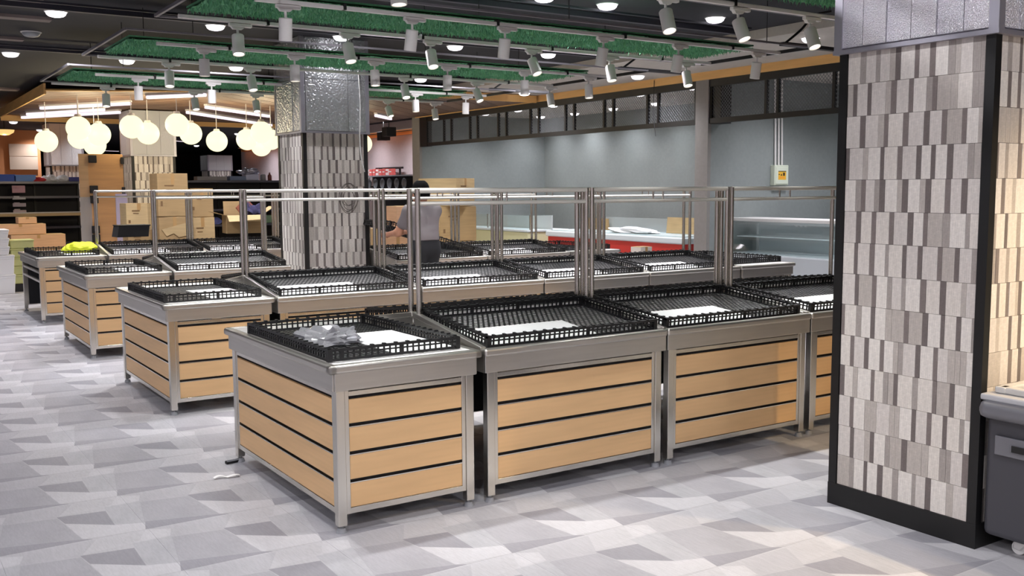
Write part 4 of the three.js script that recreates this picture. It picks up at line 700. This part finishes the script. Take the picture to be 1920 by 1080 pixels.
// ---------------------------------------------------------------- the worker
{
  const field = (bones, lo, size, res, clip, k = 0.03) => { // smooth union of tapered capsules meshed by marching cubes
    const mc = new MarchingCubes(res, new THREE.MeshStandardMaterial(), false, false, 400000); mc.isolation = 0;
    const V = bones.map(([a, b, r1, r2]) => { const d = [b[0] - a[0], b[1] - a[1], b[2] - a[2]]; return { a, d, l: d[0] * d[0] + d[1] * d[1] + d[2] * d[2] || 1e-9, r1, r2 }; });
    const half = res / 2, cell = 2 / res;
    for (let kz = 0; kz < res; kz++) for (let ky = 0; ky < res; ky++) for (let kx = 0; kx < res; kx++) {
      const x = lo[0] + size * 0.5 * (1 + (kx - half) * cell), y = lo[1] + size * 0.5 * (1 + (ky - half) * cell), z = lo[2] + size * 0.5 * (1 + (kz - half) * cell);
      let s = 0; let near = 1e9;
      for (const b of V) { const px = x - b.a[0], py = y - b.a[1], pz = z - b.a[2]; let h = (px * b.d[0] + py * b.d[1] + pz * b.d[2]) / b.l; h = h < 0 ? 0 : h > 1 ? 1 : h; const qx = px - b.d[0] * h, qy = py - b.d[1] * h, qz = pz - b.d[2] * h, D = Math.sqrt(qx * qx + qy * qy + qz * qz) - (b.r1 + (b.r2 - b.r1) * h); if (D < near) near = D; if (D < 0.15) s += Math.exp(-D / k); }
      let dist = s > 0 ? -k * Math.log(s) : near; if (clip) dist = Math.max(dist, clip(x, y, z));
      mc.field[kx + ky * res + kz * res * res] = -dist;
    }
    mc.update(); const n = mc.count, g = new THREE.BufferGeometry();
    const pos = new Float32Array(mc.positionArray.subarray(0, n * 3)), nor = new Float32Array(mc.normalArray.subarray(0, n * 3));
    for (let i = 0; i < n; i++) for (let c = 0; c < 3; c++) pos[3 * i + c] = lo[c] + size * 0.5 * (1 + pos[3 * i + c]);
    g.setAttribute('position', new THREE.BufferAttribute(pos, 3)); g.setAttribute('normal', new THREE.BufferAttribute(nor, 3)); g.setAttribute('uv', new THREE.BufferAttribute(new Float32Array(n * 2), 2)); return g;
  };
  // local frame: feet at the origin, facing -z, left hand side -x
  const J = { neck: [0, 1.40, -0.03], head: [0, 1.545, -0.05], chest: [0, 1.24, -0.01], waist: [0, 1.05, 0], hip: [0, 0.92, 0], shL: [-0.165, 1.36, -0.02], shR: [0.165, 1.36, -0.02], elL: [-0.235, 1.13, -0.14], elR: [0.17, 1.13, -0.17], wrL: [-0.22, 1.10, -0.38], wrR: [0.0, 1.12, -0.37], hpL: [-0.085, 0.9, 0], hpR: [0.085, 0.9, 0], knL: [-0.095, 0.49, -0.02], knR: [0.1, 0.49, -0.02], anL: [-0.1, 0.09, 0.02], anR: [0.11, 0.09, 0.02] };
  const torso = [[J.neck, J.head, 0.05, 0.06], [J.head, [0, 1.60, -0.045], 0.082, 0.078], [[0, 1.5, -0.1], [0, 1.56, -0.105], 0.045, 0.05], [J.shL, J.shR, 0.055, 0.055], [[-0.08, 1.28, -0.01], [-0.07, 1.05, 0], 0.095, 0.085], [[0.08, 1.28, -0.01], [0.07, 1.05, 0], 0.095, 0.085], [[-0.08, 0.97, 0.01], [0.08, 0.97, 0.01], 0.095, 0.095]];
  const arms = [[J.shL, J.elL, 0.048, 0.038], [J.elL, J.wrL, 0.037, 0.026], [J.shR, J.elR, 0.048, 0.038], [J.elR, J.wrR, 0.037, 0.026]];
  const lg = [[J.hpL, J.knL, 0.082, 0.055], [J.knL, J.anL, 0.052, 0.036], [J.hpR, J.knR, 0.082, 0.055], [J.knR, J.anR, 0.052, 0.036], [J.anL, [-0.115, 0.035, -0.13], 0.036, 0.03], [J.anR, [0.125, 0.035, -0.13], 0.036, 0.03]];
  const face = [[[-0.085, 1.545, -0.045], [-0.09, 1.53, -0.04], 0.014, 0.012], [[0.085, 1.545, -0.045], [0.09, 1.53, -0.04], 0.014, 0.012], [[0, 1.555, -0.145], [0, 1.53, -0.158], 0.01, 0.013]];
  const t = thing('person', 'person seen from behind in grey shirt and dark trousers holding a tilted mesh crate', 'person', [5.12, 0, -9.50], 0.1);
  const bodyG = field([...torso, ...arms, ...lg], [-0.9, -0.05, -0.95], 1.8, 128, null, 0.02);
  const headG = field([[J.head, [0, 1.60, -0.045], 0.083, 0.079], [[0, 1.5, -0.1], [0, 1.56, -0.105], 0.046, 0.05], ...face], [-0.16, 1.40, -0.21], 0.32, 72, null, 0.008);
  const hand = (w, side) => { const b = [], dirz = -1; b.push([[w[0], w[1], w[2]], [w[0], w[1] - 0.01, w[2] + dirz * 0.05], 0.024, 0.026], [[w[0] - 0.018, w[1], w[2] - 0.05], [w[0] + 0.022, w[1], w[2] - 0.05], 0.015, 0.015]); [-0.03, -0.01, 0.011, 0.031].forEach((o, i) => { const l = [0.030, 0.036, 0.034, 0.027][i]; const p1 = [w[0] + o, w[1] + 0.004, w[2] - 0.065], p2 = [w[0] + o * 1.05, w[1] - 0.004, w[2] - 0.065 - l], p3 = [w[0] + o * 1.05, w[1] - 0.032, w[2] - 0.07 - l]; b.push([p1, p2, 0.0095, 0.009], [p2, p3, 0.009, 0.008]); }); b.push([[w[0] + side * 0.02, w[1] - 0.008, w[2] - 0.025], [w[0] + side * 0.048, w[1] - 0.022, w[2] - 0.05], 0.012, 0.0105], [[w[0] + side * 0.048, w[1] - 0.022, w[2] - 0.05], [w[0] + side * 0.046, w[1] - 0.036, w[2] - 0.078], 0.0105, 0.009]); return field(b, [w[0] - 0.12, w[1] - 0.13, w[2] - 0.19], 0.24, 72, null, 0.005); };
  part('body', [bodyG, headG, hand(J.wrL, 1), hand(J.wrR, -1)], M.skin, t);
  const puff = (l, e) => l.map(([a, b, r1, r2]) => [a, b, r1 + e, r2 + e]);
  const sl = [[J.shL, [-0.21, 1.22, -0.09], 0.062, 0.06], [J.shR, [0.168, 1.21, -0.11], 0.062, 0.06]];
  const fold = [1.07, 1.1, 1.14].map((y, i) => [[-0.09, y, 0.075 + 0.012 * (i % 2)], [0.09, y + 0.03 * (i % 2 ? -1 : 1), 0.08], 0.028, 0.028]);
  part('shirt', [field([...puff(torso.slice(3), 0.016), ...sl, ...fold], [-0.55, 0.8, -0.55], 1.1, 96, (x, y, z) => Math.max(1.045 - y, y - 1.43), 0.02)], M.shirt, t);
  part('trousers', [field([...puff(lg.slice(0, 4), 0.02), [[-0.08, 0.95, 0.015], [0.08, 0.95, 0.015], 0.112, 0.112], [[-0.075, 1.05, 0.01], [0.075, 1.05, 0.01], 0.098, 0.098]], [-0.6, 0, -0.6], 1.2, 96, (x, y, z) => Math.max(0.07 - y, y - 1.075), 0.02)], M.trousers, t);
  part('hair', [field([[[0, 1.565, -0.04], [0, 1.61, -0.04], 0.096, 0.09], [[0, 1.5, 0.0], [0, 1.56, -0.015], 0.075, 0.085]], [-0.16, 1.38, -0.2], 0.32, 64, (x, y, z) => Math.max(-0.085 - z - Math.max(0, y - 1.6) * 0.6, 1.49 - y), 0.012)], M.hair, t);
  for (const s of [-1, 1]) part('shoe', [rbox(0.09, 0.07, 0.25, 0.03, s * 0.115, 0.036, -0.05, 0, -s * 0.1, 0), rbox(0.096, 0.02, 0.26, 0.008, s * 0.115, 0.01, -0.05, 0, -s * 0.1, 0)], M.black, t);
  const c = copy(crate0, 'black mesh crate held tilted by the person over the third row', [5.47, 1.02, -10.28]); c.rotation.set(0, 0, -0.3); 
}

renderer.render(scene, camera);
